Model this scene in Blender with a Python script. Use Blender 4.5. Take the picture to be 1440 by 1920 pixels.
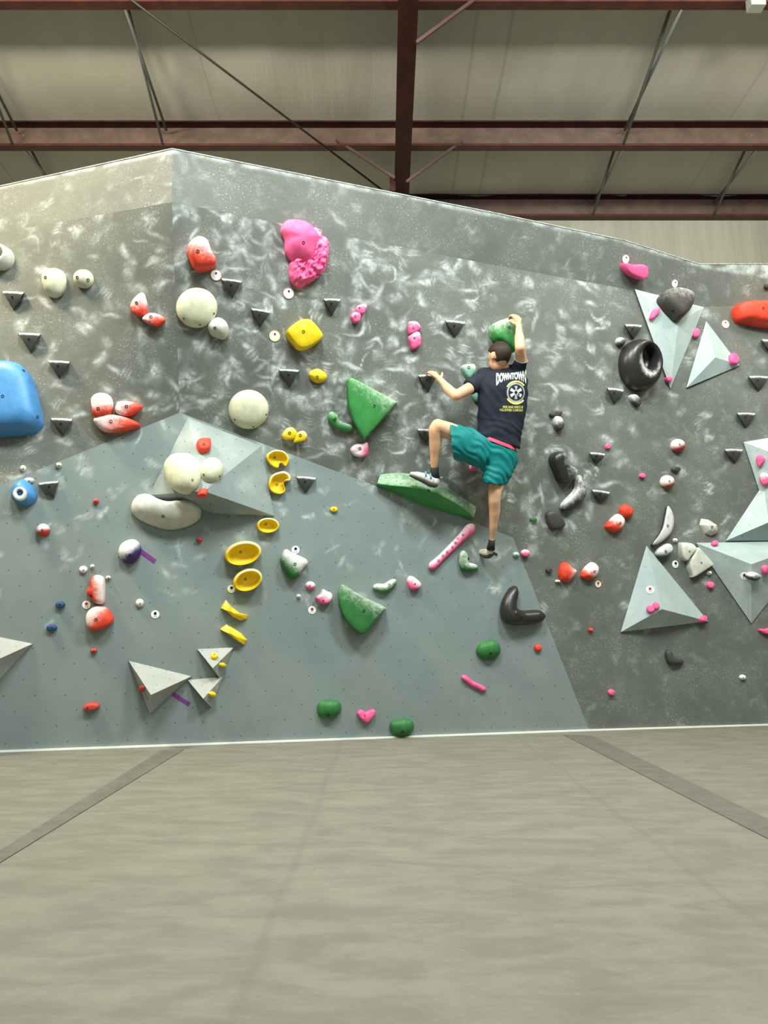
import bpy, bmesh, math, random
import numpy as np
from mathutils import Vector, Matrix, noise
from mathutils.bvhtree import BVHTree
from mathutils.geometry import tessellate_polygon

for o in list(bpy.data.objects):
    bpy.data.objects.remove(o)
COL = bpy.context.scene.collection
SC = bpy.context.scene
# ------------------------------------------------------------------ camera
F = 1400.0                 # focal length in pixels of the 1440x1920 frame
CAM = Vector((0, 0, 0.80))
PITCH = math.atan(230 / F)
cam = bpy.data.cameras.new('camera'); cam_o = bpy.data.objects.new('camera', cam); COL.objects.link(cam_o)
cam.sensor_fit = 'VERTICAL'; cam.sensor_height = 24; cam.lens = 24 * F / 1920
cam.clip_start = 0.05; cam.clip_end = 100
cam_o.location = CAM; cam_o.rotation_euler = (math.pi / 2 + PITCH, 0, 0)
SC.camera = cam_o
# ------------------------------------------------------------------ world, lamps, exposure
SC.view_settings.view_transform = 'Standard'; SC.view_settings.look = 'None'
SC.view_settings.gamma = 1; SC.view_settings.use_curve_mapping = False
SC.view_settings.exposure = 0.0
w = bpy.data.worlds.new('hall'); SC.world = w; w.use_nodes = True
bg = w.node_tree.nodes['Background']; bg.inputs[0].default_value = (0.92, 1.0, 0.90, 1); bg.inputs[1].default_value = 0.19

def area(name, loc, target, sx, sy, power, col=(1, 1, 0.95), spread=None):
    l = bpy.data.lights.new(name, 'AREA'); l.shape = 'RECTANGLE'; l.size = sx; l.size_y = sy
    l.energy = power; l.color = col
    if spread: l.spread = math.radians(spread)
    o = bpy.data.objects.new(name, l); COL.objects.link(o); o.location = loc
    d = Vector(target) - Vector(loc); o.rotation_euler = d.to_track_quat('-Z', 'Y').to_euler()
    return o
area('hall_lamp', (-0.6, 1.5, 6.2), (-0.2, 5.6, 1.4), 1.6, 0.8, 385, (0.94, 1.0, 0.96))
area('hall_lamp', (2.6, 2.0, 6.2), (2.2, 6.6, 1.4), 1.6, 0.8, 330, (0.92, 1.0, 0.96))
area('hall_lamp', (-4.3, 3.3, 6.1), (-3.0, 5.6, 3.2), 1.2, 0.7, 420, (1.0, 0.88, 0.60))
area('hall_lamp', (5.2, 4.2, 6.3), (4.2, 6.8, 3.4), 1.2, 0.7, 150, (1.0, 0.92, 0.70))
area('hall_lamp', (0.0, -3.5, 6.2), (0, 0.5, 0.0), 3.0, 1.0, 120, (1.0, 0.97, 0.90))
area('ceiling_fill', (-2.6, 1.0, 5.4), (-2.6, 7.0, 10.3), 1.6, 0.6, 125, (1.0, 0.98, 0.93), 104)  # added fill lamp aimed up to brighten the ceiling, not a seen fitting
area('ceiling_fill', (3.2, 1.0, 5.4), (3.2, 7.0, 10.3), 1.6, 0.6, 125, (1.0, 0.98, 0.93), 104)  # second added ceiling fill, same purpose on the right

# ------------------------------------------------------------------ pixel -> world
SP, CP = math.sin(PITCH), math.cos(PITCH)
def ray(x, y):
    v = 960 - y
    return Vector((x - 720, F * CP - v * SP, F * SP + v * CP)).normalized()
def at_Y(x, y, Y): r = ray(x, y); return CAM + r * (Y / r.y)
def at_Z(x, y, Z): r = ray(x, y); return CAM + r * ((Z - CAM.z) / r.z)
def on_plane(x, y, P, N): r = ray(x, y); return CAM + r * ((P - CAM).dot(N) / r.dot(N))

# ------------------------------------------------------------------ materials
MATS = {}
def nt(name):
    m = bpy.data.materials.new(name); m.use_nodes = True
    t = m.node_tree; b = t.nodes['Principled BSDF']
    return m, t, b
def N(t, typ, **kw):
    n = t.nodes.new(typ)
    for k, v in kw.items(): setattr(n, k, v)
    return n
def L(t, a, b): t.links.new(a, b)
def val(n, i, v): n.inputs[i].default_value = v
def mathn(t, op, a=None, b=None, c=None, clamp=False):
    n = N(t, 'ShaderNodeMath', operation=op); n.use_clamp = clamp
    for i, v in enumerate((a, b, c)):
        if v is None: continue
        if isinstance(v, (int, float)): n.inputs[i].default_value = v
        else: L(t, v, n.inputs[i])
    return n.outputs[0]
def noise_tex(t, vec, scale, detail=4, rough=0.6, dist=0.0):
    n = N(t, 'ShaderNodeTexNoise'); val(n, 'Scale', scale); val(n, 'Detail', detail); val(n, 'Roughness', rough); val(n, 'Distortion', dist)
    if vec is not None: L(t, vec, n.inputs['Vector'])
    return n.outputs['Fac']
def ramp(t, fac, a, b):
    n = N(t, 'ShaderNodeMapRange'); n.interpolation_type = 'SMOOTHSTEP'
    L(t, fac, n.inputs[0]); val(n, 1, a); val(n, 2, b)
    return n.outputs[0]
def mix(t, fac, ca, cb):
    n = N(t, 'ShaderNodeMix', data_type='RGBA')
    if isinstance(fac, (int, float)): n.inputs[0].default_value = fac
    else: L(t, fac, n.inputs[0])
    for i, c in ((6, ca), (7, cb)):
        if isinstance(c, tuple): n.inputs[i].default_value = (*c, 1)
        else: L(t, c, n.inputs[i])
    return n.outputs[2]
def bump(t, b, h, strength, dist):
    n = N(t, 'ShaderNodeBump'); val(n, 'Strength', strength); val(n, 'Distance', dist); L(t, h, n.inputs['Height']); L(t, n.outputs[0], b.inputs['Normal'])

def wall_material(name, base, base2, speck, nutamt, row=0.115, colw=0.2, chalk=(0.62, 0.68, 0.68)):
    m, t, b = nt(name)
    tc = N(t, 'ShaderNodeTexCoord'); uv = tc.outputs['UV']
    big = noise_tex(t, uv, 1.6, 5, .65)
    c = mix(t, ramp(t, big, .3, .7), base, base2)
    # fine speckles of chalk and rubber
    sp = noise_tex(t, uv, 70, 3, .7)
    spm = mathn(t, 'MULTIPLY', ramp(t, sp, .57, .68), mathn(t, 'MULTIPLY', ramp(t, noise_tex(t, uv, 3.2, 3, .6), .38, .66), speck))
    c = mix(t, spm, c, (0.48, 0.47, 0.42))
    mid = noise_tex(t, uv, 7, 5, .6)
    c = mix(t, mathn(t, 'MULTIPLY', ramp(t, mid, .52, .80), speck * .28), c, chalk)
    # smudges: attribute times break-up noise
    at = N(t, 'ShaderNodeAttribute'); at.attribute_name = 'chalk'
    br = ramp(t, noise_tex(t, uv, 34, 6, .75), .30, .66)
    br2 = mathn(t, 'ADD', mathn(t, 'MULTIPLY', br, .75), .35)
    ch = mathn(t, 'MULTIPLY', at.outputs['Fac'], br2, clamp=True)
    c = mix(t, ch, c, chalk)
    # t-nut holes on a staggered grid
    sep = N(t, 'ShaderNodeSeparateXYZ'); L(t, uv, sep.inputs[0])
    r_ = mathn(t, 'DIVIDE', sep.outputs[1], row); fl = mathn(t, 'FLOOR', r_)
    fv = mathn(t, 'SUBTRACT', mathn(t, 'SUBTRACT', r_, fl), .5)
    sh = mathn(t, 'MULTIPLY', fl, .37)
    cx = mathn(t, 'ADD', mathn(t, 'DIVIDE', sep.outputs[0], colw), sh)
    fu = mathn(t, 'SUBTRACT', mathn(t, 'FRACT', cx), .5)
    du = mathn(t, 'MULTIPLY', fu, colw); dv = mathn(t, 'MULTIPLY', fv, row)
    d2 = mathn(t, 'SQRT', mathn(t, 'ADD', mathn(t, 'MULTIPLY', du, du), mathn(t, 'MULTIPLY', dv, dv)))
    nut = mathn(t, 'MULTIPLY', mathn(t, 'SUBTRACT', 1, ramp(t, d2, .003, .0068)), nutamt)
    c = mix(t, nut, c, (0.015, 0.017, 0.017))
    L(t, c, b.inputs['Base Color']); val(b, 'Roughness', .62); val(b, 'Specular IOR Level', .3)
    bump(t, b, noise_tex(t, uv, 240, 2, .6), .25, .002)
    return m

M_dark = wall_material('dark_wall_paint', (0.106, 0.114, 0.102), (0.143, 0.154, 0.138), .8, .3)
M_wedge = wall_material('pale_wall_paint', (0.178, 0.222, 0.222), (0.204, 0.252, 0.252), .10, .7)
M_vol = wall_material('volume_paint', (0.34, 0.42, 0.425), (0.41, 0.49, 0.49), .5, .35, .09, .11)
M_volgrey = wall_material('volume_grey_paint', (0.27, 0.29, 0.28), (0.34, 0.36, 0.35), .35, .55, .09, .11, (0.7, .72, .68))

def hold_mat(name, col, rough=.55, chalk=(0.78, 0.78, 0.76), spec=.35, tex=.25):
    m, t, b = nt(name)
    tc = N(t, 'ShaderNodeTexCoord'); ob = tc.outputs['Object']
    at = N(t, 'ShaderNodeAttribute'); at.attribute_name = 'chalk'
    n1 = noise_tex(t, ob, 30, 5, .7, .5)
    k = ramp(t, mathn(t, 'ADD', mathn(t, 'MULTIPLY', n1, 1.0), at.outputs['Fac']), .72, 1.62)
    dk = tuple(c * .84 for c in col)
    c = mix(t, ramp(t, noise_tex(t, ob, 12, 3), .35, .65), dk, col)
    c = mix(t, mathn(t, 'MULTIPLY', k, .86), c, chalk)
    L(t, c, b.inputs['Base Color']); val(b, 'Roughness', rough); val(b, 'Specular IOR Level', spec)
    bump(t, b, noise_tex(t, ob, 220, 2), tex, .002)
    MATS[name] = m
    return m
RED = hold_mat('red_hold', (0.74, 0.062, 0.030)); PINK = hold_mat('pink_hold', (0.92, 0.125, 0.33)); DRED = hold_mat('dark_red_hold', (0.50, 0.05, 0.045))
YEL = hold_mat('yellow_hold', (0.84, 0.60, 0.012)); GRN = hold_mat('green_hold', (0.045, 0.27, 0.065)); DGRN = hold_mat('dark_green_hold', (0.030, 0.17, 0.045))
PGRN = hold_mat('pale_green_hold', (0.24, 0.46, 0.34)); CRM = hold_mat('cream_hold', (0.62, 0.64, 0.47), .5); GRY = hold_mat('grey_hold', (0.56, 0.57, 0.50), .5)
BLU = hold_mat('blue_hold', (0.065, 0.245, 0.54), .45); NAVY = hold_mat('navy_hold', (0.02, 0.06, 0.16)); PUR = hold_mat('purple_hold', (0.05, 0.025, 0.13))
BLK = hold_mat('black_hold', (0.022, 0.021, 0.022), .32, spec=.5); CHR = hold_mat('charcoal_hold', (0.060, 0.062, 0.060), .55); WHT = hold_mat('white_hold', (0.72, 0.73, 0.70))
BROWNBLK = hold_mat('brown_black_hold', (0.055, 0.050, 0.046), .5)
def flat(name, col, rough=.5, metal=0.0, spec=.4, nscale=None, namt=.15):
    m, t, b = nt(name)
    if nscale:
        tc = N(t, 'ShaderNodeTexCoord')
        n = noise_tex(t, tc.outputs['Object'], nscale, 5, .6)
        L(t, mix(t, ramp(t, n, .3, .7), tuple(c * (1 - namt) for c in col), tuple(min(1, c * (1 + namt)) for c in col)), b.inputs['Base Color'])
    else: val(b, 'Base Color', (*col, 1))
    val(b, 'Roughness', rough); val(b, 'Metallic', metal); val(b, 'Specular IOR Level', spec)
    MATS[name] = m
    return m
BOLT = flat('bolt_dark', (0.018, 0.017, 0.016), .4, .3)
TAGW = flat('tag_white', (0.88, 0.90, 0.88), .4); TAGY = flat('tag_cream', (0.88, 0.86, 0.62), .4)
TRIMW = flat('trim_white', (0.78, 0.80, 0.76), .5)
TAPEP = flat('tape_purple', (0.16, 0.035, 0.20), .6)
STEEL = flat('red_oxide_steel', (0.066, 0.017, 0.012), .45, 0, .4, 6, .25)
STEELD = flat('dark_rafter_shaded_flange_steel', (0.040, 0.008, 0.006), .5, 0, .3, 6, .25)  # dark red of the rafter; on purlin upper flanges it paints in their shade
PURL = flat('purlin_web_lit_oxide', (0.112, 0.075, 0.058), .5, 0, .3, 5, .2)  # lighter copy of the purlin oxide, light on the web put into the colour
GALV = flat('galvanised_strap', (0.15, 0.16, 0.15), .45, .4)
ROD = flat('dark_rod', (0.05, 0.045, 0.03), .5, .5)

# ------------------------------------------------------------------ object helpers
def tag(o, label=None, cat=None, group=None, kind=None):
    if label: o['label'] = label
    if cat: o['category'] = cat
    if group: o['group'] = group
    if kind: o['kind'] = kind
    return o
def obj(name, verts, faces, mat, parent=None, smooth=True, origin=None, chalk=None, uvs=None):
    me = bpy.data.meshes.new(name)
    org = Vector(origin) if origin is not None else Vector((0, 0, 0))
    me.from_pydata([tuple(Vector(v) - org) for v in verts], [], faces); me.update()
    if smooth: me.polygons.foreach_set('use_smooth', [True] * len(me.polygons))
    me.materials.append(mat)
    if chalk is not None:
        a = me.attributes.new('chalk', 'FLOAT', 'POINT'); a.data.foreach_set('value', [float(c) for c in chalk])
    if uvs is not None:
        ul = me.uv_layers.new(name='UVMap')
        vi = [0] * len(me.loops); me.loops.foreach_get('vertex_index', vi)
        ul.data.foreach_set('uv', [c for i in vi for c in uvs[i]])
    o = bpy.data.objects.new(name, me); COL.objects.link(o)
    if parent is not None:
        o.parent = parent; o.location = org - W(parent)
    else: o.location = org
    return o
def W(o):
    p = Vector(o.location)
    while o.parent is not None: o = o.parent; p += Vector(o.location)
    return p
def empty(name, loc):
    o = bpy.data.objects.new(name, None); COL.objects.link(o); o.location = loc; o.empty_display_size = .1
    return o
def box_v(c, ax, ay, az):
    c = Vector(c); vs = [c + ax * i + ay * j + az * k for i in (-1, 1) for j in (-1, 1) for k in (-1, 1)]
    fs = [(0, 1, 3, 2), (4, 6, 7, 5), (0, 4, 5, 1), (2, 3, 7, 6), (0, 2, 6, 4), (1, 5, 7, 3)]
    return vs, fs
def tube(path, radii, n=10, cap=True, flatn=None, squash=1.0):
    vs, fs = [], []
    path = [Vector(p) for p in path]
    prev = None
    for i, p in enumerate(path):
        d = (path[min(i + 1, len(path) - 1)] - path[max(i - 1, 0)]).normalized()
        if flatn is not None: a = (Vector(flatn) - d * d.dot(Vector(flatn))).normalized()
        else:
            a = prev - d * d.dot(prev) if prev else d.orthogonal()
            a = a.normalized()
        prev = a; b = d.cross(a)
        r = radii[i] if isinstance(radii, (list, tuple)) else radii
        for k in range(n):
            an = 2 * math.pi * k / n
            vs.append(p + a * math.cos(an) * r * squash + b * math.sin(an) * r)
    for i in range(len(path) - 1):
        for k in range(n):
            k2 = (k + 1) % n
            fs.append((i * n + k, i * n + k2, (i + 1) * n + k2, (i + 1) * n + k))
    if cap: fs.append(tuple(range(n - 1, -1, -1))); fs.append(tuple((len(path) - 1) * n + k for k in range(n)))
    return vs, fs
def merge(parts):
    V, Fc = [], []
    for vs, fs in parts:
        o = len(V); V += list(vs); Fc += [tuple(i + o for i in f) for f in fs]
    return V, Fc

# ------------------------------------------------------------------ climbing wall geometry
TOPZ = CAM.z + 3.35
def lerp_poly(pts, n_each):
    out = []
    for i in range(len(pts) - 1):
        for k in range(n_each[i]):
            out.append(pts[i].lerp(pts[i + 1], k / n_each[i]))
    out.append(pts[-1]); return out
B0 = at_Z(-170, 1416.2, 0); B1 = at_Z(1105, 1370, 0); B2 = at_Z(1640, 1353.5, 0)
bd = (B1 - B0).normalized()
WN = Vector((bd.y, -bd.x, 0)).normalized()           # horizontal, towards the camera side
if WN.y > 0: WN = -WN
lean = math.radians(5.5)
WPN = (WN * math.cos(lean) - Vector((0, 0, 1)) * math.sin(lean)).normalized()   # wedge plane normal
wp = lambda x, y: on_plane(x, y, B0, WPN)
W0 = wp(-170, 979); WA = wp(337, 773.5); W1 = wp(962, 1008)
TL_ = [at_Z(-170, 387, TOPZ), at_Z(323, 280, TOPZ)]
TR_ = [at_Z(323, 280, TOPZ), at_Z(931, 401, TOPZ), at_Z(1173, 452, TOPZ), at_Z(1311, 496, TOPZ)]
_a, _b = TR_[1], TR_[3]; _n = Vector(((_b - _a).y, -(_b - _a).x, 0))
TR_.append((at_Z(1640, 494.5, TOPZ) + on_plane(1640, 494.5, _b, _n)) / 2)
BANDH = 0.37
dn = Vector((0, 0, BANDH))
random.seed(7); rng = np.random.default_rng(11)

HBL = [p - dn + Vector((0, k, 0)) for p, k in zip(TL_, (0, .05))]
HBR = [p - dn * .96 + Vector((0, k, 0)) for p, k in zip(TR_, (.05, .17, .16, .13, .10))]
HBR[0] = HBL[1]
def ruled(bot, top, rows):
    """grid between two polylines of equal length, with metre UVs"""
    nC = len(bot); V, U = [], []
    ul = [0.0]
    for i in range(1, nC): ul.append(ul[-1] + ((bot[i] - bot[i - 1]).length + (top[i] - top[i - 1]).length) / 2)
    for j in range(rows + 1):
        for i in range(nC):
            V.append(bot[i].lerp(top[i], j / rows))
    for v in V: U.append((v.x * 1.03, v.z * 1.06))
    Fc = [(j * nC + i, j * nC + i + 1, (j + 1) * nC + i + 1, (j + 1) * nC + i) for j in range(rows) for i in range(nC - 1)]
    return V, Fc, U

WARP = [(random.uniform(-75, 75), random.uniform(-75, 75), random.uniform(0, 6), .0028) for _ in range(6)]
def smudges(V, spots):
    """chalk amount per vertex; spots = (centre, angle, half length, half width, strength, kind)"""
    A = np.array([tuple(v) for v in V]); X0 = A[:, 0]; Z0 = A[:, 2]
    X, Z = X0.copy(), Z0.copy()
    for fx, fz, ph, am in WARP:
        sn = np.sin(X0 * fx + Z0 * fz + ph)
        X += am * sn; Z += am * np.cos(X0 * fz - Z0 * fx + ph * 1.7)
    out = np.zeros(len(V))
    for (c, an, hl, hw, s, kind) in spots:
        R = max(hl, hw) * 1.6
        idx = np.nonzero((np.abs(X - c[0]) < R) & (np.abs(Z - c[2]) < R))[0]
        if len(idx) == 0: continue
        dx = X[idx] - c[0]; dz = Z[idx] - c[2]
        a = dx * math.cos(an) + dz * math.sin(an); b = -dx * math.sin(an) + dz * math.cos(an)
        if kind == 1: b = b - (a * a) / (hl * 1.3) + hl * .3        # curved swipe
        q = (a / hl) ** 2 + (b / hw) ** 2
        f = s * np.exp(-1.25 * q ** 1.25)
        if kind == 2: f = f * (0.5 + 0.5 * np.cos(b / hw * 7))      # finger streaks
        out[idx] = np.maximum(out[idx], f)
    return np.clip(out, 0, 1)

def rand_spots(V, n, zlo, zhi, wfun, smin, smax, big=1.0):
    """n chalk marks: broken palm blots, short streaks, groups of finger dabs"""
    out = []; cnt = 0; R_ = random.uniform
    while cnt < n:
        v = V[random.randrange(len(V))]
        if not (zlo <= v.z <= zhi) or random.random() > wfun(v): continue
        cnt += 1
        an = random.choice([R_(.2, 1.3), R_(1.6, 2.9), R_(-.3, .3)]); s0 = R_(smin, smax) * (.55 + .45 * random.random()); k = random.random()
        ca, sa = math.cos(an), math.sin(an)
        def add(a, b, da, hl, hw, s, kd=0): out.append(((v.x + (a * ca - b * sa) * big, v.y, v.z + (a * sa + b * ca) * big), an + da, hl * big, hw * big, s, kd))
        if k < .52:
            for _ in range(random.randint(2, 4)): add(R_(-.035, .035), R_(-.022, .022), R_(-.7, .7), R_(.014, .040), R_(.009, .022), s0 * R_(.6, 1))
            add(0, 0, 0, R_(.035, .06), R_(.02, .038), s0 * .45)
        elif k < .68: add(0, 0, 0, R_(.04, .09), R_(.008, .018), s0)
        elif k < .73: add(0, 0, 0, R_(.04, .08), R_(.010, .018), s0, 1)
        elif k < .92:
            for q in range(random.randint(3, 4)): add(R_(-.012, .012), (q - 1.5) * .021, R_(-.12, .12), R_(.018, .042), .0075, s0 * R_(.6, 1))
        else: add(0, 0, 0, R_(.04, .08), R_(.004, .007), s0)
    return out

wall_root = empty('climbing_wall', (0, 6.0, 0))
tag(wall_root, 'large faceted grey climbing wall dusted with chalk smudges', 'climbing wall')
SOL = []          # (verts, faces) solid list for ray casting
def wall_part(name, bot, top, rows, mat, spots, extra=None):
    V, Fc, U = ruled(bot, top, rows)
    ck = smudges(V, spots(V))
    if extra: ck = np.clip(np.maximum(ck, np.array([extra(v) for v in V])), 0, 1)
    SOL.append((V, Fc))
    return obj(name, V, Fc, mat, wall_root, True, None, ck, U)
NL, NR1, NR2, NR3 = 130, 190, 60, 90
botL = lerp_poly([W0, WA], [NL]); topL = lerp_poly(HBL, [NL])
dens = lambda v: .35 + .65 * min(1, max(0, (v.z - 1.0) / 1.5))
wall_part('left_overhang_panel', botL, topL, 170, M_dark, lambda V: rand_spots(V, 150, .5, 4, lambda v: 1, .35, 1.05, 1.15))
botR = lerp_poly([WA, W1, B1, B2], [NR1, NR2, NR3])
topR = []
tb = HBR
for i in range(NR1): topR.append(tb[0].lerp(tb[1], i / NR1))
topR += [tb[1].lerp(tb[2], i / NR2) for i in range(NR2)]
h1 = NR3 // 4
topR += [tb[2].lerp(tb[3], i / h1) for i in range(h1)] + [tb[3].lerp(tb[4], i / (NR3 - h1)) for i in range(NR3 - h1 + 1)]
def wR(v):
    a = min(1, max(0, (v.z - .95) / .9))
    if v.x > 2.6: a *= .8
    return a
wall_part('right_overhang_panel', botR, topR, 230, M_dark, lambda V: rand_spots(V, 640, .7, 4, wR, .35, 1.15, 1.2))
edge = lambda v: .8 * max(0, min(1, (v.z - (TOPZ - .035)) / .03)) * (.45 + .9 * noise.noise(Vector((v.x * 9, 0, v.z * 14)))) * 1.4
for nm, tp, nn, hb_ in (('left_header_panel', TL_, [150], HBL), ('right_header_panel', TR_, [180, 70, 40, 90], HBR)):
    t_ = lerp_poly(tp, nn); b_ = lerp_poly(hb_, nn)
    wall_part(nm, b_, t_, 34, M_dark, lambda V: rand_spots(V, 42 if len(tp) > 2 else 20, 3, 5, lambda v: 1, .12, .45), edge)
# header top cap
cv, cf = [], []
cp = lerp_poly(TL_, [1])[:-1] + TR_
for p in cp: cv += [p + Vector((0, -.004, .0)), p + Vector((0, -.004, .008)), p + Vector((0, .16, .008)), p + Vector((0, .16, -.05))]
for i in range(len(cp) - 1):
    for k in range(3): cf.append((i * 4 + k, (i + 1) * 4 + k, (i + 1) * 4 + k + 1, i * 4 + k + 1))
obj('top_edge_cap', cv, cf, TRIMW if False else flat('chalky_edge', (0.30, 0.33, 0.30), .7, 0, .2, 30, .35), wall_root, False)
# pale lower panel
nW = [150, 190, 45]
topW = lerp_poly([W0, WA, W1, B1], nW)
b_at = lambda p: B0 + bd * ((p - B0).dot(bd))
botW = lerp_poly([b_at(W0), b_at(WA), b_at(W1), B1], nW)
def wW(v): return min(1, max(0.0, (v.z - .75) / 1.0)) ** 1.3
wall_part('lower_panel', botW, topW, 130, M_wedge, lambda V: rand_spots(V, 150, .45, 4, wW, .3, .9, .95))
def build_bvh():
    V, Fc = merge(SOL); return BVHTree.FromPolygons([tuple(v) for v in V], Fc)
BV = build_bvh()
def hit(x, y):
    d = ray(x, y)
    p, n, i, t = BV.ray_cast(CAM, d)
    if p is None: p = at_Y(x, y, 7); n = Vector((0, -1, 0))
    if n.dot(d) > 0: n = -n
    return p, n
def off(x, y, h):
    p, n = hit(x, y); d = ray(x, y)
    return p - d * (h / abs(n.dot(d)))
# white strip where wall meets mat
tv, tf = [], []
tp = [B0, B1, B2]
for p in tp:
    o_ = WN * .022
    tv += [p + Vector((0, 0, -.01)) + o_, p + Vector((0, 0, .012)) + o_, p + Vector((0, 0, .012)) - o_ * .4]
for i in range(2):
    for k in range(2): tf.append((i * 3 + k, (i + 1) * 3 + k, (i + 1) * 3 + k + 1, i * 3 + k + 1))
tag(obj('trim_1', tv, tf, TRIMW, None, False), kind='structure')

# ------------------------------------------------------------------ floor
m, t, b = nt('mat_vinyl'); tc = N(t, 'ShaderNodeTexCoord'); ob = tc.outputs['Object']
mp = N(t, 'ShaderNodeMapping'); L(t, ob, mp.inputs[0]); val(mp, 'Scale', (1.0, 2.6, 1))
c = mix(t, ramp(t, noise_tex(t, mp.outputs[0], 3.2, 7, .7, .4), .32, .68), (0.152, 0.147, 0.121), (0.203, 0.197, 0.163))
c = mix(t, mathn(t, 'MULTIPLY', ramp(t, noise_tex(t, mp.outputs[0], 11, 6, .75, .3), .60, .78), .4), c, (0.31, 0.305, 0.265))
c = mix(t, mathn(t, 'MULTIPLY', ramp(t, noise_tex(t, ob, 1.1, 4, .6), .45, .72), .30), c, (0.140, 0.137, 0.114))
c = mix(t, mathn(t, 'MULTIPLY', ramp(t, noise_tex(t, ob, 90, 3, .7), .5, .7), .16), c, (0.115, 0.112, 0.09))
sep = N(t, 'ShaderNodeSeparateXYZ'); L(t, ob, sep.inputs[0])
wob = mathn(t, 'MULTIPLY', noise_tex(t, ob, .8, 2), .10)
for x0 in (-.32, 1.05):
    q = mathn(t, 'ABSOLUTE', mathn(t, 'SUBTRACT', mathn(t, 'ADD', sep.outputs[0], wob), x0 + .05))
    c = mix(t, mathn(t, 'MULTIPLY', mathn(t, 'SUBTRACT', 1, ramp(t, q, .0, .03)), .28), c, (0.125, 0.122, 0.10))
L(t, c, b.inputs['Base Color']); val(b, 'Roughness', .7); val(b, 'Specular IOR Level', .25)
bump(t, b, noise_tex(t, ob, 60, 4, .7), .3, .004)
tag(obj('floor', [(-8, -4, 0), (10, -4, 0), (10, 12, 0), (-8, 12, 0)], [(0, 1, 2, 3)], m, None, False), kind='structure')
m2, t, b = nt('seam_strip'); tc = N(t, 'ShaderNodeTexCoord')
c = mix(t, ramp(t, noise_tex(t, tc.outputs['Object'], 9, 6, .7), .3, .7), (0.100, 0.095, 0.080), (0.135, 0.128, 0.108))
L(t, c, b.inputs['Base Color']); val(b, 'Roughness', .8)
def strip(pl, lab):
    q = [at_Z(x, y, .004) for x, y in pl]
    V = [p for p in q] + [p - Vector((0, 0, .006)) for p in q]
    o = obj('mat_seam_strip', V, [(0, 1, 2, 3), (0, 4, 5, 1), (1, 5, 6, 2), (2, 6, 7, 3), (3, 7, 4, 0)], m2, None, False)
    tag(o, lab, 'seam strip')
strip([(-260, 1776), (345, 1405), (303, 1406.5), (-260, 1755)], 'long grey seam strip across the mat on the left side')
strip([(1057, 1377.5), (1640, 1673), (1640, 1630), (1110, 1379)], 'long grey seam strip across the mat on the right side')

# ------------------------------------------------------------------ roof
DE, HE, SL = 9.7, CAM.z + 5.76, 0.076
zb = lambda Y: HE + SL * (DE - Y)              # underside of the purlins
PH = 0.315
PYS = [DE, 8.33, 6.39, 4.5, 2.6, .7]
m, t, b = nt('roof_insulation'); tc = N(t, 'ShaderNodeTexCoord'); ob = tc.outputs['Object']
mp = N(t, 'ShaderNodeMapping'); L(t, ob, mp.inputs[0]); val(mp, 'Scale', (2.2, .25, .25)); val(mp, 'Rotation', (0, 0, .06))
nn_ = noise_tex(t, mp.outputs[0], 1.7, 6, .62, .3)
c = mix(t, ramp(t, nn_, .3, .72), (0.57, 0.55, 0.480), (0.615, 0.595, 0.52))
c = mix(t, mathn(t, 'MULTIPLY', ramp(t, noise_tex(t, ob, .9, 4), .4, .7), .35), c, (0.50, 0.455, 0.36))
sx = N(t, 'ShaderNodeSeparateXYZ'); L(t, ob, sx.inputs[0])
for x0, wd, a_ in ((-.62, .02, .55), (-2.0, .015, .35), (.95, .03, .35), (1.32, .03, .35), (4.2, .02, .3), (-5.0, .02, .4)):
    q = mathn(t, 'ABSOLUTE', mathn(t, 'SUBTRACT', sx.outputs[0], x0))
    c = mix(t, mathn(t, 'MULTIPLY', mathn(t, 'SUBTRACT', 1, ramp(t, q, .0, wd)), a_), c, (0.62, 0.60, 0.50) if x0 == -.62 else (0.27, 0.25, 0.19))
L(t, c, b.inputs['Base Color']); val(b, 'Roughness', .55); val(b, 'Specular IOR Level', .3)
bump(t, b, nn_, .3, .05)
XS = [-9 + .12 * i for i in range(151)]
V, Fc = [], []
ys = []
for a_, b_ in zip(PYS[:-1], PYS[1:]):
    for k in range(10): ys.append((a_ + (b_ - a_) * k / 10, math.sin(math.pi * k / 10)))
ys.append((PYS[-1], 0)); ys.append((-4, 0))
for (Y, s) in ys:
    for X in XS:
        wv = noise.noise(Vector((X * 1.5, Y * .25, 2))) * .035 + noise.noise(Vector((X * 5, Y * .5, 5))) * .012
        V.append((X, Y, zb(Y) + PH - .07 * s ** 1.3 + wv * s))
n = len(XS)
for j in range(len(ys) - 1):
    for i in range(n - 1): Fc.append((j * n + i, j * n + i + 1, (j + 1) * n + i + 1, (j + 1) * n + i))
tag(obj('ceiling', V, Fc, m, None, True), kind='structure')
m_bw = m
V = [(-9, DE + .02, 0), (9, DE + .02, 0), (9, DE + .02, HE + PH), (-9, DE + .02, HE + PH)]
m3, t, b = nt('back_wall_liner'); tc = N(t, 'ShaderNodeTexCoord'); ob = tc.outputs['Object']
mp = N(t, 'ShaderNodeMapping'); L(t, ob, mp.inputs[0]); val(mp, 'Scale', (3.0, 1, .3))
q = noise_tex(t, mp.outputs[0], 1.5, 5, .6)
c = mix(t, ramp(t, q, .3, .7), (0.27, 0.268, 0.215), (0.33, 0.325, 0.265)); L(t, c, b.inputs['Base Color']); val(b, 'Roughness', .6); bump(t, b, q, .5, .05)
tag(obj('wall_back', V, [(0, 1, 2, 3)], m3, None, False), kind='structure')

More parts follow.
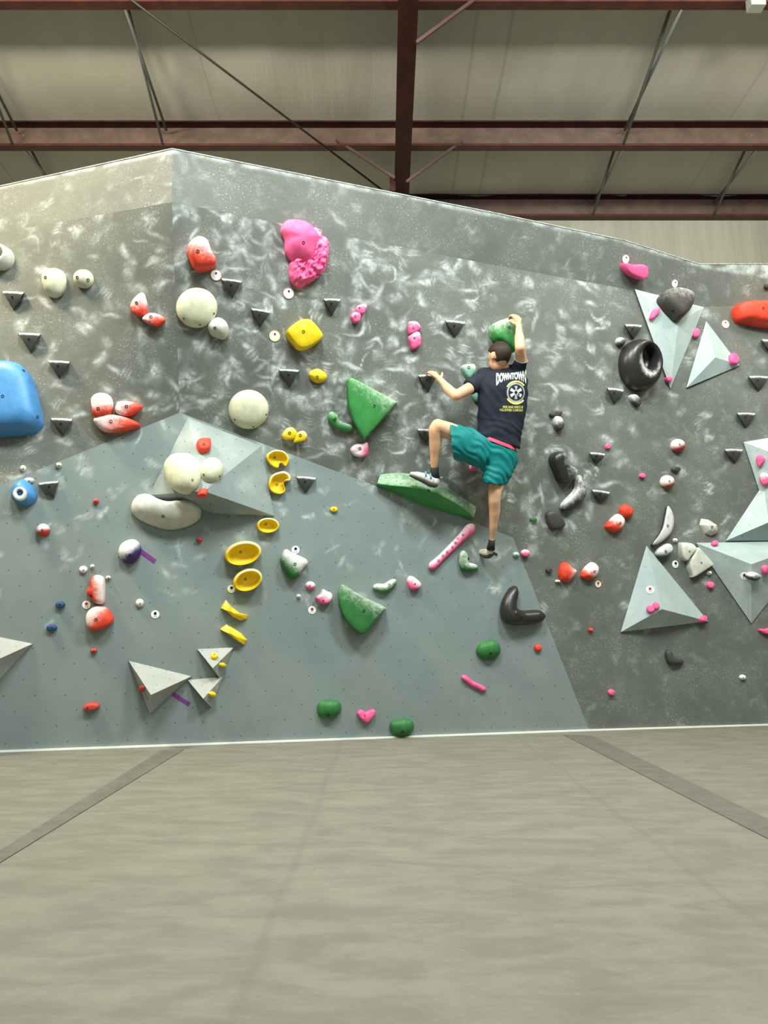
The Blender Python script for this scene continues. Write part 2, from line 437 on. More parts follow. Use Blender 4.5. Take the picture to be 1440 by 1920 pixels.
ordinal = ['lowest red steel roof beam above the back wall', 'middle red steel roof beam just above the climbing wall peak', 'red steel roof beam along the top edge of the view']
for k, Y in enumerate(PYS[:3]):
    z0 = zb(Y); z1 = z0 + PH
    fl, lip = (.10, .020)
    root = empty('roof_purlin', (0, Y, z0)); tag(root, ordinal[k], 'roof beam')
    obj('web', *box_v((0, Y + .002, (z0 + z1) / 2), Vector((9, 0, 0)), Vector((0, .003, 0)), Vector((0, 0, PH / 2))), PURL, root, False)
    for nm, zz, sg, mt in (('lower_flange', z0, 1, STEEL), ('upper_flange', z1, -1, STEELD)):  # upper flange gets the darker colour in place of shade under the roof
        fl = .10 if nm == 'lower_flange' else .135
        pv = [(Y, zz), (Y - fl, zz), (Y - fl, zz + sg * lip * (1.5 if sg > 0 else 1)), (Y - fl + .004, zz + sg * lip), (Y - fl + .004, zz + sg * .005), (Y, zz + sg * .005)]
        V = [(x, a, c_) for x in (-9, 9) for a, c_ in pv]; nn2 = len(pv)
        Fc = [(i, (i + 1) % nn2, (i + 1) % nn2 + nn2, i + nn2) for i in range(nn2)] + [tuple(range(nn2)), tuple(range(2 * nn2 - 1, nn2 - 1, -1))]
        o = obj(nm, V, Fc, mt, root, False)
# rafter
rzo = -.37
def rz(Y): return zb(Y) + rzo
XR = .222
root = empty('steel_rafter', (XR, 6, rz(6))); tag(root, 'dark red steel rafter running down the roof above the climbing wall', 'rafter')
def rbox(x0, x1, zo0, zo1, Y0=-1.0, Y1=9.1):
    V = [(x, Y, rz(Y) + zo) for Y in (Y0, Y1) for x, zo in ((x0, zo0), (x1, zo0), (x1, zo1), (x0, zo1))]
    return V, [(0, 1, 2, 3), (7, 6, 5, 4), (0, 4, 5, 1), (1, 5, 6, 2), (2, 6, 7, 3), (3, 7, 4, 0)]
obj('bottom_flange', *rbox(XR - .093, XR + .093, 0, .014), STEELD, root, False)
obj('top_flange', *rbox(XR - .082, XR + .082, .356, .369), STEELD, root, False)
obj('rafter_web', *rbox(XR - .005, XR + .005, .012, .358), STEELD, root, False)
obj('column', *box_v((XR, 9.2, rz(9.1) / 2 + .1), Vector((.1, 0, 0)), Vector((0, .12, 0)), Vector((0, 0, rz(9.1) / 2 + .1))), STEELD, root, False)
obj('end_stiffener', *box_v(at_Y(736, 345, 8.4), Vector((.035, 0, 0)), Vector((0, .012, 0)), Vector((0, 0, .10))), STEELD, root, False)
# flange braces
for (a, b_, Y, lab) in (((762, 341), (867, 264), 8.25, 'short red brace right of the rafter under the middle roof beam'),
                        ((740, 334), (630, 262), 8.25, 'short red brace left of the rafter under the middle roof beam'),
                        ((781, 80), (905, -12), 6.3, 'short red brace right of the rafter at the top edge of the view')):
    p, q = at_Y(*a, Y), at_Y(*b_, Y)
    tag(obj('flange_brace', *tube([p, q], .021, 4), flat('brace_paint', (0.07, .030, .024), .5), None, False), lab, 'brace')
# brace rod
def roof_pt(x, y, dz=-.02):
    r = ray(x, y); A_ = HE + dz + SL * DE
    return CAM + r * ((A_ - CAM.z) / (r.z + SL * r.y))
pa, pb = roof_pt(225, -16, -.03), roof_pt(716, 356, -.03)
dd = (pb - pa).normalized()
tag(obj('brace_rod', *tube([pa - dd * .8, pb + dd * .5], .0125, 8), ROD, None), 'thin dark brace rod running diagonally under the roof on the left', 'brace rod')
# crossed purlin straps
def roofX(x, y): return roof_pt(x, y).x
def cross(X0, Xa, Ya, Yb, lab):
    root = empty('strap_pair', ((X0 + Xa) / 2, (Ya + Yb) / 2, zb((Ya + Yb) / 2))); tag(root, lab, 'roof strap')
    for s in (0, 1):
        za, zc = (zb(Ya) + .01, zb(Yb) + PH - .1) if s else (zb(Ya) + PH - .1, zb(Yb) + .01)
        p, q = Vector((X0 + .03 * s, Ya, za)), Vector((Xa + .03 * s, Yb, zc))
        obj('strap', *tube([p, q], .017, 6), GALV, root)
cross(roofX(226, 14), roofX(308, 283), 6.39, 8.25, 'crossed grey roof straps above the left slope of the climbing wall peak')
cross(roofX(-40, 100), roofX(28, 283), 6.39, 8.25, 'crossed grey roof straps at the far upper left')
cross(roofX(30, 270), roofX(112, 390), 8.33, 9.62, 'crossed grey roof straps just behind the left top edge of the climbing wall')
cross(roofX(1274, 18), roofX(1166, 283), 6.39, 8.25, 'crossed grey roof straps at the upper right')
cross(roofX(1170, 268), roofX(1113, 405), 8.33, 9.62, 'crossed grey roof straps between the two lower roof beams, left one')
cross(roofX(1424, 270), roofX(1340, 405), 8.33, 9.62, 'crossed grey roof straps between the two lower roof beams, right one')
# conduit box on the top purlin
root = empty('conduit_box', at_Y(1415, 8, 6.25)); tag(root, 'small grey electrical box on the roof beam at the upper right corner', 'electrical box')
c0 = at_Y(1417, 6, 6.25)
obj('box', *box_v(c0, Vector((.07, 0, 0)), Vector((0, .05, 0)), Vector((0, 0, .06))), flat('box_grey', (0.33, .34, .29), .5), root, False)
obj('cover', *box_v(c0 + Vector((.0, -.055, .015)), Vector((.05, 0, 0)), Vector((0, .006, 0)), Vector((0, 0, .02))), TRIMW, root, False)

# ------------------------------------------------------------------ volumes
def frame(n):
    v = Vector((0, 0, 1)); v = (v - n * n.dot(v)).normalized()
    return v.cross(n).normalized(), v
def facet_volume(name, pts, faces, mat, label, cat='volume', group=None, sink=.012, ck=.0, res=7):
    """pts: (x, y, height off the wall); every facet subdivided so it can hold chalk"""
    P = [off(x, y, h) if h > 0 else off(x, y, .012) for x, y, h in pts]
    Bk = [off(x, y, -sink) for x, y, h in pts]
    c = sum(P, Vector()) / len(P)
    V, Fc, C, U = [], [], [], []
    for f in faces:
        tris = [(f[0], f[i], f[i + 1]) for i in range(1, len(f) - 1)]
        for a, b_, c_ in tris:
            A, B, D = P[a], P[b_], P[c_]
            nrm = (B - A).cross(D - A).normalized()
            if nrm.dot(CAM - A) < 0 and nrm.z < 0 and False: nrm = -nrm
            base = len(V); idx = {}
            for i in range(res + 1):
                for j in range(res + 1 - i):
                    p = A + (B - A) * (i / res) + (D - A) * (j / res)
                    idx[i, j] = len(V); V.append(p); U.append((p.x * 1.03 + .05, p.z * 1.06 + p.y * .6))
                    q = noise.noise(p * 5.5) * .9 + noise.noise(p * 14) * .5
                    C.append(max(0, min(1, ck + q * .8 - .12)))
            for i in range(res):
                for j in range(res - i):
                    Fc.append((idx[i, j], idx[i + 1, j], idx[i, j + 1]))
                    if i + j < res - 1: Fc.append((idx[i + 1, j], idx[i + 1, j + 1], idx[i, j + 1]))
    cnt = {}
    for f in faces:
        for i in range(len(f)):
            a, b_ = f[i], f[(i + 1) % len(f)]; cnt[frozenset((a, b_))] = cnt.get(frozenset((a, b_)), []) + [(a, b_)]
    for k_, l_ in cnt.items():
        if len(l_) == 1 and all(pts[i][2] <= .04 for i in l_[0]):
            a, b_ = l_[0]; base = len(V); V += [P[b_], P[a], Bk[a], Bk[b_]]; C += [0] * 4; U += [(0.03, 0.03)] * 4; Fc.append((base, base + 1, base + 2, base + 3))
    o = obj(name, V, Fc, mat, None, False, c, C, U)
    tag(o, label, cat, group)
    SOL.append((V, Fc))
    return o
G_v = 'pyramid volumes bolted to the wall'
facet_volume('pyramid_volume', [(352, 783, 0), (280, 928, 0), (383, 921, .30), (490, 836, .03), (514, 967, 0), (400, 962, 0)],
    [(0, 1, 2), (0, 2, 3), (3, 2, 4), (1, 5, 2), (2, 5, 4)], wall_material('volume_mid_paint', (0.205, 0.252, 0.252), (0.26, 0.31, 0.31), .35, .6, .12, .14), 'broad pale grey faceted volume at the peak of the lower panel', 'volume')
facet_volume('pyramid_volume', [(241, 1239, 0), (359, 1268, 0), (283, 1303, .24), (281, 1338, 0)],
    [(0, 2, 1), (0, 3, 2), (2, 3, 1)], M_volgrey, 'grey triangular volume low on the lower panel beside two smaller ones')
facet_volume('pyramid_volume', [(-130, 1168, 0), (61, 1207, 0), (-60, 1262, .30), (-62, 1340, 0)],
    [(0, 2, 1), (0, 3, 2), (2, 3, 1)], M_volgrey, 'grey triangular volume cut off by the left edge of the photo')
facet_volume('pyramid_volume', [(370, 1217, 0), (438, 1214, 0), (399, 1253, .13), (412, 1272, 0)],
    [(0, 2, 1), (0, 3, 2), (2, 3, 1)], M_volgrey, 'small grey triangular volume, the upper one of two with yellow knobs', group='small grey triangular volumes', res=4)
facet_volume('pyramid_volume', [(352, 1275, 0), (418, 1269, 0), (381, 1310, .13), (396, 1326, 0)],
    [(0, 2, 1), (0, 3, 2), (2, 3, 1)], M_volgrey, 'small grey triangular volume, the lower one of two with yellow knobs', group='small grey triangular volumes', res=4, ck=.1)
facet_volume('pyramid_volume', [(1190, 542, 0), (1320, 576, 0), (1257, 728, 0), (1272, 604, .075)],
    [(0, 3, 1), (0, 2, 3), (3, 2, 1)], M_vol, 'large pale triangular volume with a black hold on its top edge', group=G_v, ck=.12)
facet_volume('pyramid_volume', [(1324, 602, 0), (1387, 685, 0), (1287, 727, 0), (1341, 670, .09)],
    [(0, 3, 1), (0, 2, 3), (3, 2, 1)], M_vol, 'pale triangular volume right of the volume holding a black cap', group=G_v, ck=.1)
facet_volume('pyramid_volume', [(1394, 829, 0), (1560, 800, 0), (1445, 985, 0), (1450, 850, .15)],
    [(0, 3, 1), (0, 2, 3), (3, 2, 1)], M_vol, 'pale triangular volume at the right edge with two pink holds, topmost of that stack', group=G_v, ck=.1)
facet_volume('pyramid_volume', [(1431, 908, 0), (1530, 1013, 0), (1361, 1014, 0), (1442, 979, .15)],
    [(0, 3, 1), (0, 2, 3), (3, 2, 1)], M_vol, 'pale triangular volume at the right edge, middle one of the stack of three', group=G_v)
facet_volume('pyramid_volume', [(1305, 1018, 0), (1530, 1014, 0), (1409, 1169, 0), (1409, 1058, .19)],
    [(0, 3, 1), (0, 2, 3), (3, 2, 1)], M_vol, 'pale inverted triangular volume at the right edge carrying a round tag', group=G_v, ck=.05)
facet_volume('pyramid_volume', [(1212, 1023, 0), (1328, 1165, 0), (1164, 1185, 0), (1241, 1142, .17)],
    [(0, 3, 1), (0, 2, 3), (3, 2, 1)], M_vol, 'pale upright triangular volume low on the dark wall with pink holds', group=G_v)
BV = build_bvh()

# ------------------------------------------------------------------ holds
def area_centroid(p):
    a = cx = cy = 0
    for i in range(len(p)):
        x0, y0 = p[i]; x1, y1 = p[(i + 1) % len(p)]; k = x0 * y1 - x1 * y0
        a += k; cx += (x0 + x1) * k; cy += (y0 + y1) * k
    return (cx / (3 * a), cy / (3 * a)) if abs(a) > 1e-12 else p[0]
def resample(p, n, sharp):
    out = []; m_ = len(p)
    seg = [math.dist(p[i], p[(i + 1) % m_]) for i in range(m_)]; tot = sum(seg)
    for i in range(m_):
        k = max(1, round(n * seg[i] / tot))
        p0, p1, p2, p3 = (Vector(p[(i + j) % m_]) for j in (-1, 0, 1, 2))
        for q in range(k):
            t_ = q / k
            if sharp: out.append(p1.lerp(p2, t_)); continue
            out.append(.5 * (2 * p1 + (p2 - p0) * t_ + (2 * p0 - 5 * p1 + 4 * p2 - p3) * t_ ** 2 + (3 * p1 - p0 - 3 * p2 + p3) * t_ ** 3))
    return out
PROF = {
 'round': [(math.cos(a) ** .75, math.sin(a)) for a in [math.pi / 2 * k / 8 for k in range(8)]],
 'ball': [(1.0, .0), (1.04, .2)] + [(math.cos(a), .2 + .8 * math.sin(a)) for a in [math.pi / 2 * k / 8 for k in range(1, 8)]],
 'pillow': [(1, 0), (1.0, .35), (.97, .62), (.91, .80), (.80, .92), (.6, .98), (.35, 1.0), (.12, 1.0)],
 'block': [(1, 0), (.99, .55), (.97, .85), (.93, .96), (.87, 1.0), (.6, 1.03), (.3, 1.05), (.1, 1.05)],
 'cone': [(1, 0), (.93, .25), (.8, .5), (.62, .74), (.42, .90), (.2, .98), (.08, 1.0)],
 'crag': [(1, 0), (1, .4)] + [(1 - k / 16, .4 + .6 * min(1, k / 4)) for k in range(1, 16)],
 'plate': [(1, 0), (1, .8), (.97, 1.0), (.5, 1.0), (.15, 1.0)],
}
def px_frame(pts, h, k=.35):
    c = area_centroid(pts); P, n = hit(*c); u, v = frame(n)
    Q = P + n * h * k
    uv = []
    for x, y in pts:
        p = on_plane(x, y, Q, n) - P
        uv.append((p.dot(u), p.dot(v)))
    return P, n, u, v, uv
def bolt_on(o, Vw, Fc, bx, by, r=.011, mat=None, name='bolt', depth=.003):
    bv = BVHTree.FromPolygons([tuple(v) for v in Vw], Fc)
    p, n, i, t_ = bv.ray_cast(CAM, ray(bx, by))
    if p is None: return
    if n.dot(ray(bx, by)) > 0: n = -n
    u, v = frame(n) if abs(n.z) < .99 else (Vector((1, 0, 0)), Vector((0, 1, 0)))
    V, F2 = [], []; k = 12
    for rr, zz in ((1, -.004), (1, depth), (.72, depth), (.6, -.001), (.0, -.001)):
        for j in range(k):
            a = 2 * math.pi * j / k; V.append(p + (u * math.cos(a) + v * math.sin(a)) * r * rr + n * zz)
    for q in range(4):
        for j in range(k): F2.append((q * k + j, q * k + (j + 1) % k, (q + 1) * k + (j + 1) % k, (q + 1) * k + j))
    obj(name, V, F2, mat or BOLT, o, False, p)
def hold(name, pts, h, mat, label, prof='round', bolts=(), chalk=(90, .35, 0), rough=0, tilt=(0, 0), sharp=False, group=None, cat='climbing hold', parent=None, n=44, k=.35, rs=18, br=.011, ctr=None):
    P, nn, u, v, uv = px_frame(pts, h, k)
    R = resample(uv, n, sharp); c = Vector(area_centroid(uv))
    if ctr: q = on_plane(*ctr, P + nn * h * k, nn) - P; c = Vector((q.dot(u), q.dot(v)))
    size = max((Vector(p) - c).length for p in uv)
    V, Fc, C = [], [], []
    rings = [(1.0, -.02 / max(h, .001))] + PROF[prof]
    ca = math.radians(chalk[0]); cd = Vector((math.cos(ca), math.sin(ca)))
    for s, z in rings:
        for p in R:
            q = c + (Vector(p) - c) * s + Vector(tilt) * max(z, 0)
            w_ = P + u * q.x + v * q.y + nn * (z * h)
            if rough and z > .1:
                a = noise.noise(w_ * rs) * rough + noise.noise(w_ * rs * 2.7) * rough * .6
                w_ += nn * a + (u * noise.noise(w_ * rs + Vector((9, 0, 0))) + v * noise.noise(w_ * rs + Vector((0, 9, 0)))) * rough * .5
            V.append(w_); d = (q - c).dot(cd) / size
            C.append(max(0, min(1, chalk[1] * 1.6 * (.5 + d * .9 + chalk[2]))) * (min(1, max(0, (z - .45) / .3)) if chalk[1] >= 1.05 else 1))
    m_ = len(R)
    for r_ in range(len(rings) - 1):
        for j in range(m_): Fc.append((r_ * m_ + j, r_ * m_ + (j + 1) % m_, (r_ + 1) * m_ + (j + 1) % m_, (r_ + 1) * m_ + j))
    top = len(V); cc = sum((V[-1 - j] for j in range(m_)), Vector()) / m_; V.append(cc); C.append(C[-1])
    Fc += [((len(rings) - 1) * m_ + j, (len(rings) - 1) * m_ + (j + 1) % m_, top) for j in range(m_)]
    o = obj(name, V, Fc, mat, parent, True, P, C)
    if prof in ('block', 'plate') or sharp:
        md = o.data; md.set_sharp_from_angle(angle=math.radians(38)) if hasattr(md, 'set_sharp_from_angle') else None
    if parent is None: tag(o, label, cat, group)
    for bx, by in bolts: bolt_on(o, V, Fc, bx, by, br)
    return o, V, Fc
def tube_hold(name, path, radii, mat, label, bolts=(), chalk=.4, squash=.9, group=None, lift=.6, rough=0, br=.011, cat='climbing hold'):
    """sausage-like hold: path of pixels, radii in pixels"""
    pp = []; rr = []
    for i in range(len(path) - 1):
        for k in range(6):
            t_ = k / 6; p0, p1, p2, p3 = (Vector(path[max(0, min(len(path) - 1, i + j))]) for j in (-1, 0, 1, 2))
            pp.append(.5 * (2 * p1 + (p2 - p0) * t_ + (2 * p0 - 5 * p1 + 4 * p2 - p3) * t_ ** 2 + (3 * p1 - p0 - 3 * p2 + p3) * t_ ** 3)); rr.append(radii[i] + (radii[i + 1] - radii[i]) * t_)
    pp.append(Vector(path[-1])); rr.append(radii[-1])
    mp_, n0 = hit(*path[len(path) // 2]); sc_ = (mp_ - CAM).dot(Vector((0, CP, SP))) / F
    W_, R_ = [], []
    d0 = (pp[0] - pp[1]).normalized(); d1 = (pp[-1] - pp[-2]).normalized()
    cap0 = [(pp[0] + d0 * rr[0] * a, rr[0] * b_) for a, b_ in ((.95, .15), (.8, .6), (.45, .9))]
    cap1 = [(pp[-1] + d1 * rr[-1] * a, rr[-1] * b_) for a, b_ in ((.45, .9), (.8, .6), (.95, .15))]
    for p, r_ in cap0 + list(zip(pp, rr)) + cap1:
        W_.append(off(p.x, p.y, r_ * sc_ * lift)); R_.append(r_ * sc_)
    V, Fc = tube(W_, R_, 14, True, n0, squash)
    if rough: V = [p + Vector((noise.noise(p * 22), noise.noise(p * 22 + Vector((5, 5, 5))), noise.noise(p * 22 + Vector((9, 1, 4))))) * rough for p in V]
    C = []
    for i, p in enumerate(V):
        c_ = W_[i // 14]; C.append(max(0, min(1, chalk * (.75 + (p - c_).z / max(R_[i // 14], .001) * .7))))
    o = obj(name, V, Fc, mat, None, True, mp_, C)
    tag(o, label, cat, group)
    for bx, by in bolts: bolt_on(o, V, Fc, bx, by, br)
    return o
def ell(cx, cy, rx, ry, rot=0, n=16):
    a = math.radians(rot)
    return [(cx + rx * math.cos(t_) * math.cos(a) + ry * math.sin(t_) * math.sin(a), cy - rx * math.cos(t_) * math.sin(a) + ry * math.sin(t_) * math.cos(a)) for t_ in [2 * math.pi * k / n for k in range(n)]]

# dark triangular edge holds (one kind, many)
def edge_hold(tl, tr, ap, label, h=.062, mat=CHR, ck=.8):
    c = ((tl[0] + tr[0] + ap[0]) / 3, (tl[1] + tr[1] + ap[1]) / 3); P, nn = hit(*c); u, v = frame(nn)
    def q(x, y, z): return on_plane(x, y, P + nn * z, nn)
    def L2(a, b_, t_): return (a[0] + (b_[0] - a[0]) * t_, a[1] + (b_[1] - a[1]) * t_)
    V, Fc, C = [], [], []
    nT = 8
    def row(f): V.extend(f)
    rows = []
    # rows from the back of the ledge to the front edge, then down the front face to the apex
    for (dy, z, ins, ck_) in ((0, -.01, 0, ck), (0.0, h * .55, .01, ck), (1.6, h * .92, .03, ck), (3.4, h, .06, ck * .6), (5.4, h * .99, .09, .1)):
        r = []
        for i in range(nT + 1):
            t_ = ins + (1 - 2 * ins) * i / nT; p = L2(tl, tr, t_)
            bow = 1.2 * math.sin(math.pi * i / nT)
            r.append(q(p[0], p[1] + dy - bow * .6, z * (.9 + .1 * math.sin(math.pi * i / nT)) if z > 0 else z)); C.append(ck_)
        rows.append(r)
    a7 = (tl[0] + (tr[0] - tl[0]) * .09, tl[1] + 7); b7 = (tl[0] + (tr[0] - tl[0]) * .91, tr[1] + 7); ap2 = (ap[0], ap[1] - 4)
    for s in (.25, .5, .75, .93):
        r = []
        for i in range(nT + 1):
            p = L2(L2(a7, ap2, s), L2(b7, ap2, s), i / nT)
            r.append(q(p[0], p[1], h * (1 - .62 * s) * (.93 + .07 * math.sin(math.pi * i / nT)))); C.append(.12)
        rows.append(r)
    r = [q(ap[0] + (i / nT - .5) * 1.5, ap[1], -.008) for i in range(nT + 1)]; C += [.1] * (nT + 1); rows.append(r)
    for r in rows: V.extend(r)
    m_ = nT + 1
    for j in range(len(rows) - 1):
        for i in range(nT): Fc.append((j * m_ + i, (j + 1) * m_ + i, (j + 1) * m_ + i + 1, j * m_ + i + 1))
    # side walls down to the climbing wall
    for e in (0, nT):
        base = len(V); ref = tl if e == 0 else tr
        for j in range(len(rows)):
            s = 0 if j < 5 else min(1, (j - 4) / 4.6); p = L2(ref, ap, s); V.append(q(p[0], p[1], -.008)); C.append(.1)
        for j in range(len(rows) - 1): Fc.append((base + j, base + j + 1, (j + 1) * m_ + e, j * m_ + e))
    o = obj('edge_hold', V, Fc, mat, None, True, P, C)
    o.data.set_sharp_from_angle(angle=math.radians(35))
    tag(o, label, 'climbing hold', 'dark triangular edge holds')
    bolt_on(o, V, Fc, (tl[0] + tr[0] + ap[0]) / 3 - 2, (tl[1] + tr[1] + ap[1]) / 3 - 2, .008)
for a in (
 ((4, 546), (45, 548), (26, 583), 'dark triangular edge hold below the grey ring hold at the left edge'),
 ((34, 624), (76, 626), (58, 663), 'dark triangular edge hold above the big blue hold'),
 ((90, 676), (131, 678), (111, 711), 'dark triangular edge hold right of the top of the big blue hold'),
 ((95, 784), (136, 786), (118, 819), 'dark triangular edge hold between the blue hold and the chalky red cluster'),
 ((415, 522), (454, 527), (436, 561), 'dark triangular edge hold just right of the tag under the red hold'),
 ((471, 578), (508, 584), (487, 616), 'dark triangular edge hold above the cream tag by the yellow block'),
 ((607, 560), (639, 561), (623, 593), 'dark triangular edge hold between the big pink hold and small pink pair'),
 ((523, 692), (561, 694), (544, 728), 'dark triangular edge hold left of the yellow oval hold'),
 ((835, 600), (873, 604), (853, 634), 'chalky dark triangular edge hold left of the climber\'s raised-hand green hold'),
 ((784, 703), (820, 703), (803, 737), 'chalky dark triangular edge hold gripped by the climber\'s left hand'),
 ((783, 804), (812, 806), (800, 832), 'dark triangular edge hold half hidden behind the climber\'s bent knee'),
 ((72, 906), (110, 902), (101, 936), 'chalk-topped dark edge hold right of the blue hold with white ring'),
 ((556, 893), (593, 896), (573, 926), 'dark triangular edge hold right of the notched yellow cups'),
 ((1172, 608), (1204, 610), (1187, 638), 'dark triangular edge hold just above the black ring hold'),
 ((1139, 727), (1170, 731), (1152, 759), 'dark triangular edge hold at lower left of the black ring hold'),
 ((1106, 848), (1135, 851), (1119, 873), 'chalk-covered edge hold under the tiny pink knob, upper one of two'),
 ((1110, 918), (1144, 923), (1126, 944), 'chalk-covered edge hold right of the black crescent, lower one of two'),
 ((1404, 705), (1441, 706), (1422, 735), 'dark triangular edge hold right of the smaller upper pale volume'),
 ((1382, 774), (1417, 775), (1398, 804), 'dark triangular edge hold between two others on the right, the middle one'),
 ((1359, 842), (1393, 843), (1378, 870), 'dark triangular edge hold touching the left tip of the topmost edge volume'),
 ((1428, 636), (1466, 640), (1447, 668), 'dark triangular edge hold cut by the right edge under the orange-red hold')):
    edge_hold(a[0], a[1], a[2], a[3])

H = hold
# --- left part
H('cream_hold', [(80, 512), (88, 504), (104, 503), (117, 511), (119, 530), (114, 547), (101, 556), (88, 551), (80, 532)], .10, CRM, 'pale oblong rounded hold at upper left beside a small round one', 'ball', [(85, 520)], (120, .1, 0))
H('cream_hold', ell(155, 522, 17, 17), .08, CRM, 'small round cream ball hold right of the pale oblong hold', 'ball', [(145, 520), (165, 525)], (90, .3, 0))
H('blue_hold', [(-60, 702), (-20, 686), (20, 684), (45, 692), (58, 710), (65, 738), (72, 775), (72, 795), (60, 806), (12, 814), (-60, 812)], .17, BLU, 'very large blue rounded hold at the left edge', 'pillow', [(5, 743), (44, 695), (70, 782)], (90, .12, 0), tilt=(0, .03))
H('red_hold', [(245, 574), (252, 560), (267, 549), (273, 562), (275, 578), (272, 592), (257, 593), (248, 584)], .06, RED, 'red leaf-shaped hold, the upper one of the small red pair at left', 'pillow', [(256, 568)], (90, .65, .1), rough=.006)
H('red_hold', [(267, 598), (280, 587), (298, 590), (309, 600), (298, 612), (282, 609)], .06, RED, 'red knobbly hold, the lower one of the small red pair at left', 'pillow', [(283, 594)], (110, .6, .1), rough=.008)
H('red_hold', [(171, 752), (175, 742), (188, 737), (203, 740), (210, 750), (211, 770), (205, 779), (190, 784), (178, 783), (173, 770)], .09, RED, 'round red hold chalked on top, largest of the three clustered red holds', 'pillow', [(184, 766)], (100, .75, .15), rough=.006)
H('red_hold', [(215, 766), (224, 753), (250, 754), (267, 762), (258, 773), (240, 781), (222, 777)], .07, RED, 'red pointed hold at the right of the three clustered red holds', 'pillow', [(237, 762)], (150, .6, .1), rough=.005)
H('red_hold', [(175, 789), (185, 783), (210, 779), (240, 785), (263, 798), (245, 806), (210, 812), (190, 807)], .08, RED, 'long red hold lying under the two other clustered red holds', 'pillow', [(208, 790)], (140, .6, .1), tilt=(0, .01), rough=.004)
H('red_hold', [(351, 466), (362, 451), (376, 447), (389, 455), (396, 475), (404, 488), (403, 502), (385, 509), (368, 508), (357, 492)], .11, RED, 'large red rounded hold with chalked top near the wall peak', 'pillow', [(371, 471)], (80, .5, 0), tilt=(0, .025))
H('cream_disc_hold', ell(369, 577, 39, 38), .075, CRM, 'large smooth cream round sloper above the small grey ball', 'round', [(345, 597), (375, 609), (401, 588)], (90, .05, 0), n=56, br=.007)
H('cream_disc_hold', ell(466, 768, 38, 37), .075, CRM, 'large smooth cream round sloper above the pale volume', 'round', [(440, 787), (475, 800), (499, 777)], (90, .05, 0), n=56, br=.007)
H('grey_hold', [(391, 614), (398, 602), (409, 597), (421, 602), (428, 613), (428, 628), (420, 637), (408, 634), (396, 628)], .10, GRY, 'small grey chalky ball hold touching the large cream sloper', 'ball', [(403, 615)], (120, .5, 0), tilt=(-.01, .02))
H('cream_hold', [(307, 878), (313, 861), (328, 850), (350, 850), (365, 860), (372, 878), (370, 896), (362, 912), (345, 921), (328, 919), (314, 904)], .12, CRM, 'large cream egg-shaped hold on the pale volume', 'ball', [(361, 900)], (90, .05, 0), br=.007)
H('cream_hold', ell(397, 879, 23, 22), .08, CRM, 'smaller cream round hold right of the egg-shaped one on the volume', 'round', [(382, 890), (412, 893)], (70, .2, 0), br=.007)
H('red_hold', [(369, 836), (372, 826), (393, 825), (395, 838), (390, 846), (376, 847)], .06, RED, 'small plain red hold at the top of the pale volume', 'pillow', [(382, 833)], (90, .05, 0), rough=.003)
H('red_hold', [(370, 925), (380, 922), (388, 925), (386, 930), (373, 931)], .03, RED, 'tiny red foothold on the front ridge of the pale volume', 'pillow', [], (90, .1, 0))
H('grey_hold', [(248, 958), (251, 942), (262, 931), (275, 931), (290, 939), (315, 946), (345, 943), (365, 946), (375, 957), (372, 974), (350, 987), (320, 993), (288, 986), (258, 972)], .15, GRY, 'large grey bean-shaped hold below the pale volume', 'ball', [(306, 968)], (110, .45, 0), tilt=(0, .05), n=60)
# big pink rock hold : smooth body plus craggy part
o, V_, F_ = H('pink_rock_hold', [(529, 432), (538, 416), (556, 413), (577, 418), (588, 430), (598, 446), (594, 472), (582, 494), (565, 496), (548, 487), (537, 470), (536, 450)], .15, PINK, 'very large pink hold with a craggy skirt high on the wall', 'ball', [(569, 455)], (120, .16, 0), tilt=(0, .02), n=56, rough=.008, rs=9)
H('craggy_skirt', [(566, 440), (585, 428), (603, 432), (606, 443), (615, 450), (616, 475), (611, 500), (603, 514), (590, 525), (572, 535), (557, 538), (546, 526), (543, 505), (549, 485)], .085, PINK, None, 'crag', [], (90, .25, 0), rough=.026, rs=34, parent=o, n=120)
H('yellow_hold', [(536, 625), (556, 606), (568, 602), (583, 605), (603, 630), (600, 640), (577, 655), (562, 657), (552, 650)], .10, YEL, 'big yellow squarish block hold beside a cream tag', 'block', [(569, 622)], (100, .2, 0), tilt=(0, .015))
H('yellow_hold', [(579, 700), (590, 692), (602, 693), (614, 705), (608, 716), (594, 718), (582, 710)], .06, YEL, 'yellow oval hold by itself below the yellow block', 'round', [(595, 707)], (110, .25, 0))
H('yellow_hold', [(528, 818), (537, 804), (549, 802), (557, 812), (552, 823), (538, 825)], .05, YEL, 'small yellow hold, left one of the touching yellow pair', 'pillow', [(543, 812)], (120, .35, 0))
H('yellow_hold', [(550, 829), (556, 813), (569, 808), (576, 816), (572, 826), (560, 829)], .05, YEL, 'small yellow hold, right one of the touching yellow pair', 'pillow', [(563, 816)], (80, .35, 0))
for pts, b_, lab in (
 ([(665, 584), (671, 573), (684, 570), (687, 577), (680, 590), (668, 591)], (674, 578), 'small pink hold, upper one of the pair right of the big pink hold'),
 ([(658, 592), (665, 585), (675, 587), (674, 602), (664, 606), (659, 600)], (666, 594), 'small pink hold, lower one of the pair right of the big pink hold'),
 ([(766, 606), (772, 603), (782, 604), (789, 615), (782, 622), (775, 626), (766, 626)], (775, 615), 'small pink hold, upper one of the pair above the climber\'s left hand'),
 ([(766, 632), (776, 622), (786, 625), (788, 645), (783, 652), (772, 655), (768, 645)], (777, 634), 'chalky pink hold, lower one of the pair above the climber\'s left hand')):
    H('pink_hold', pts, .05, PINK, lab, 'pillow', [b_], (100, .45, 0), rough=.006, br=.008)
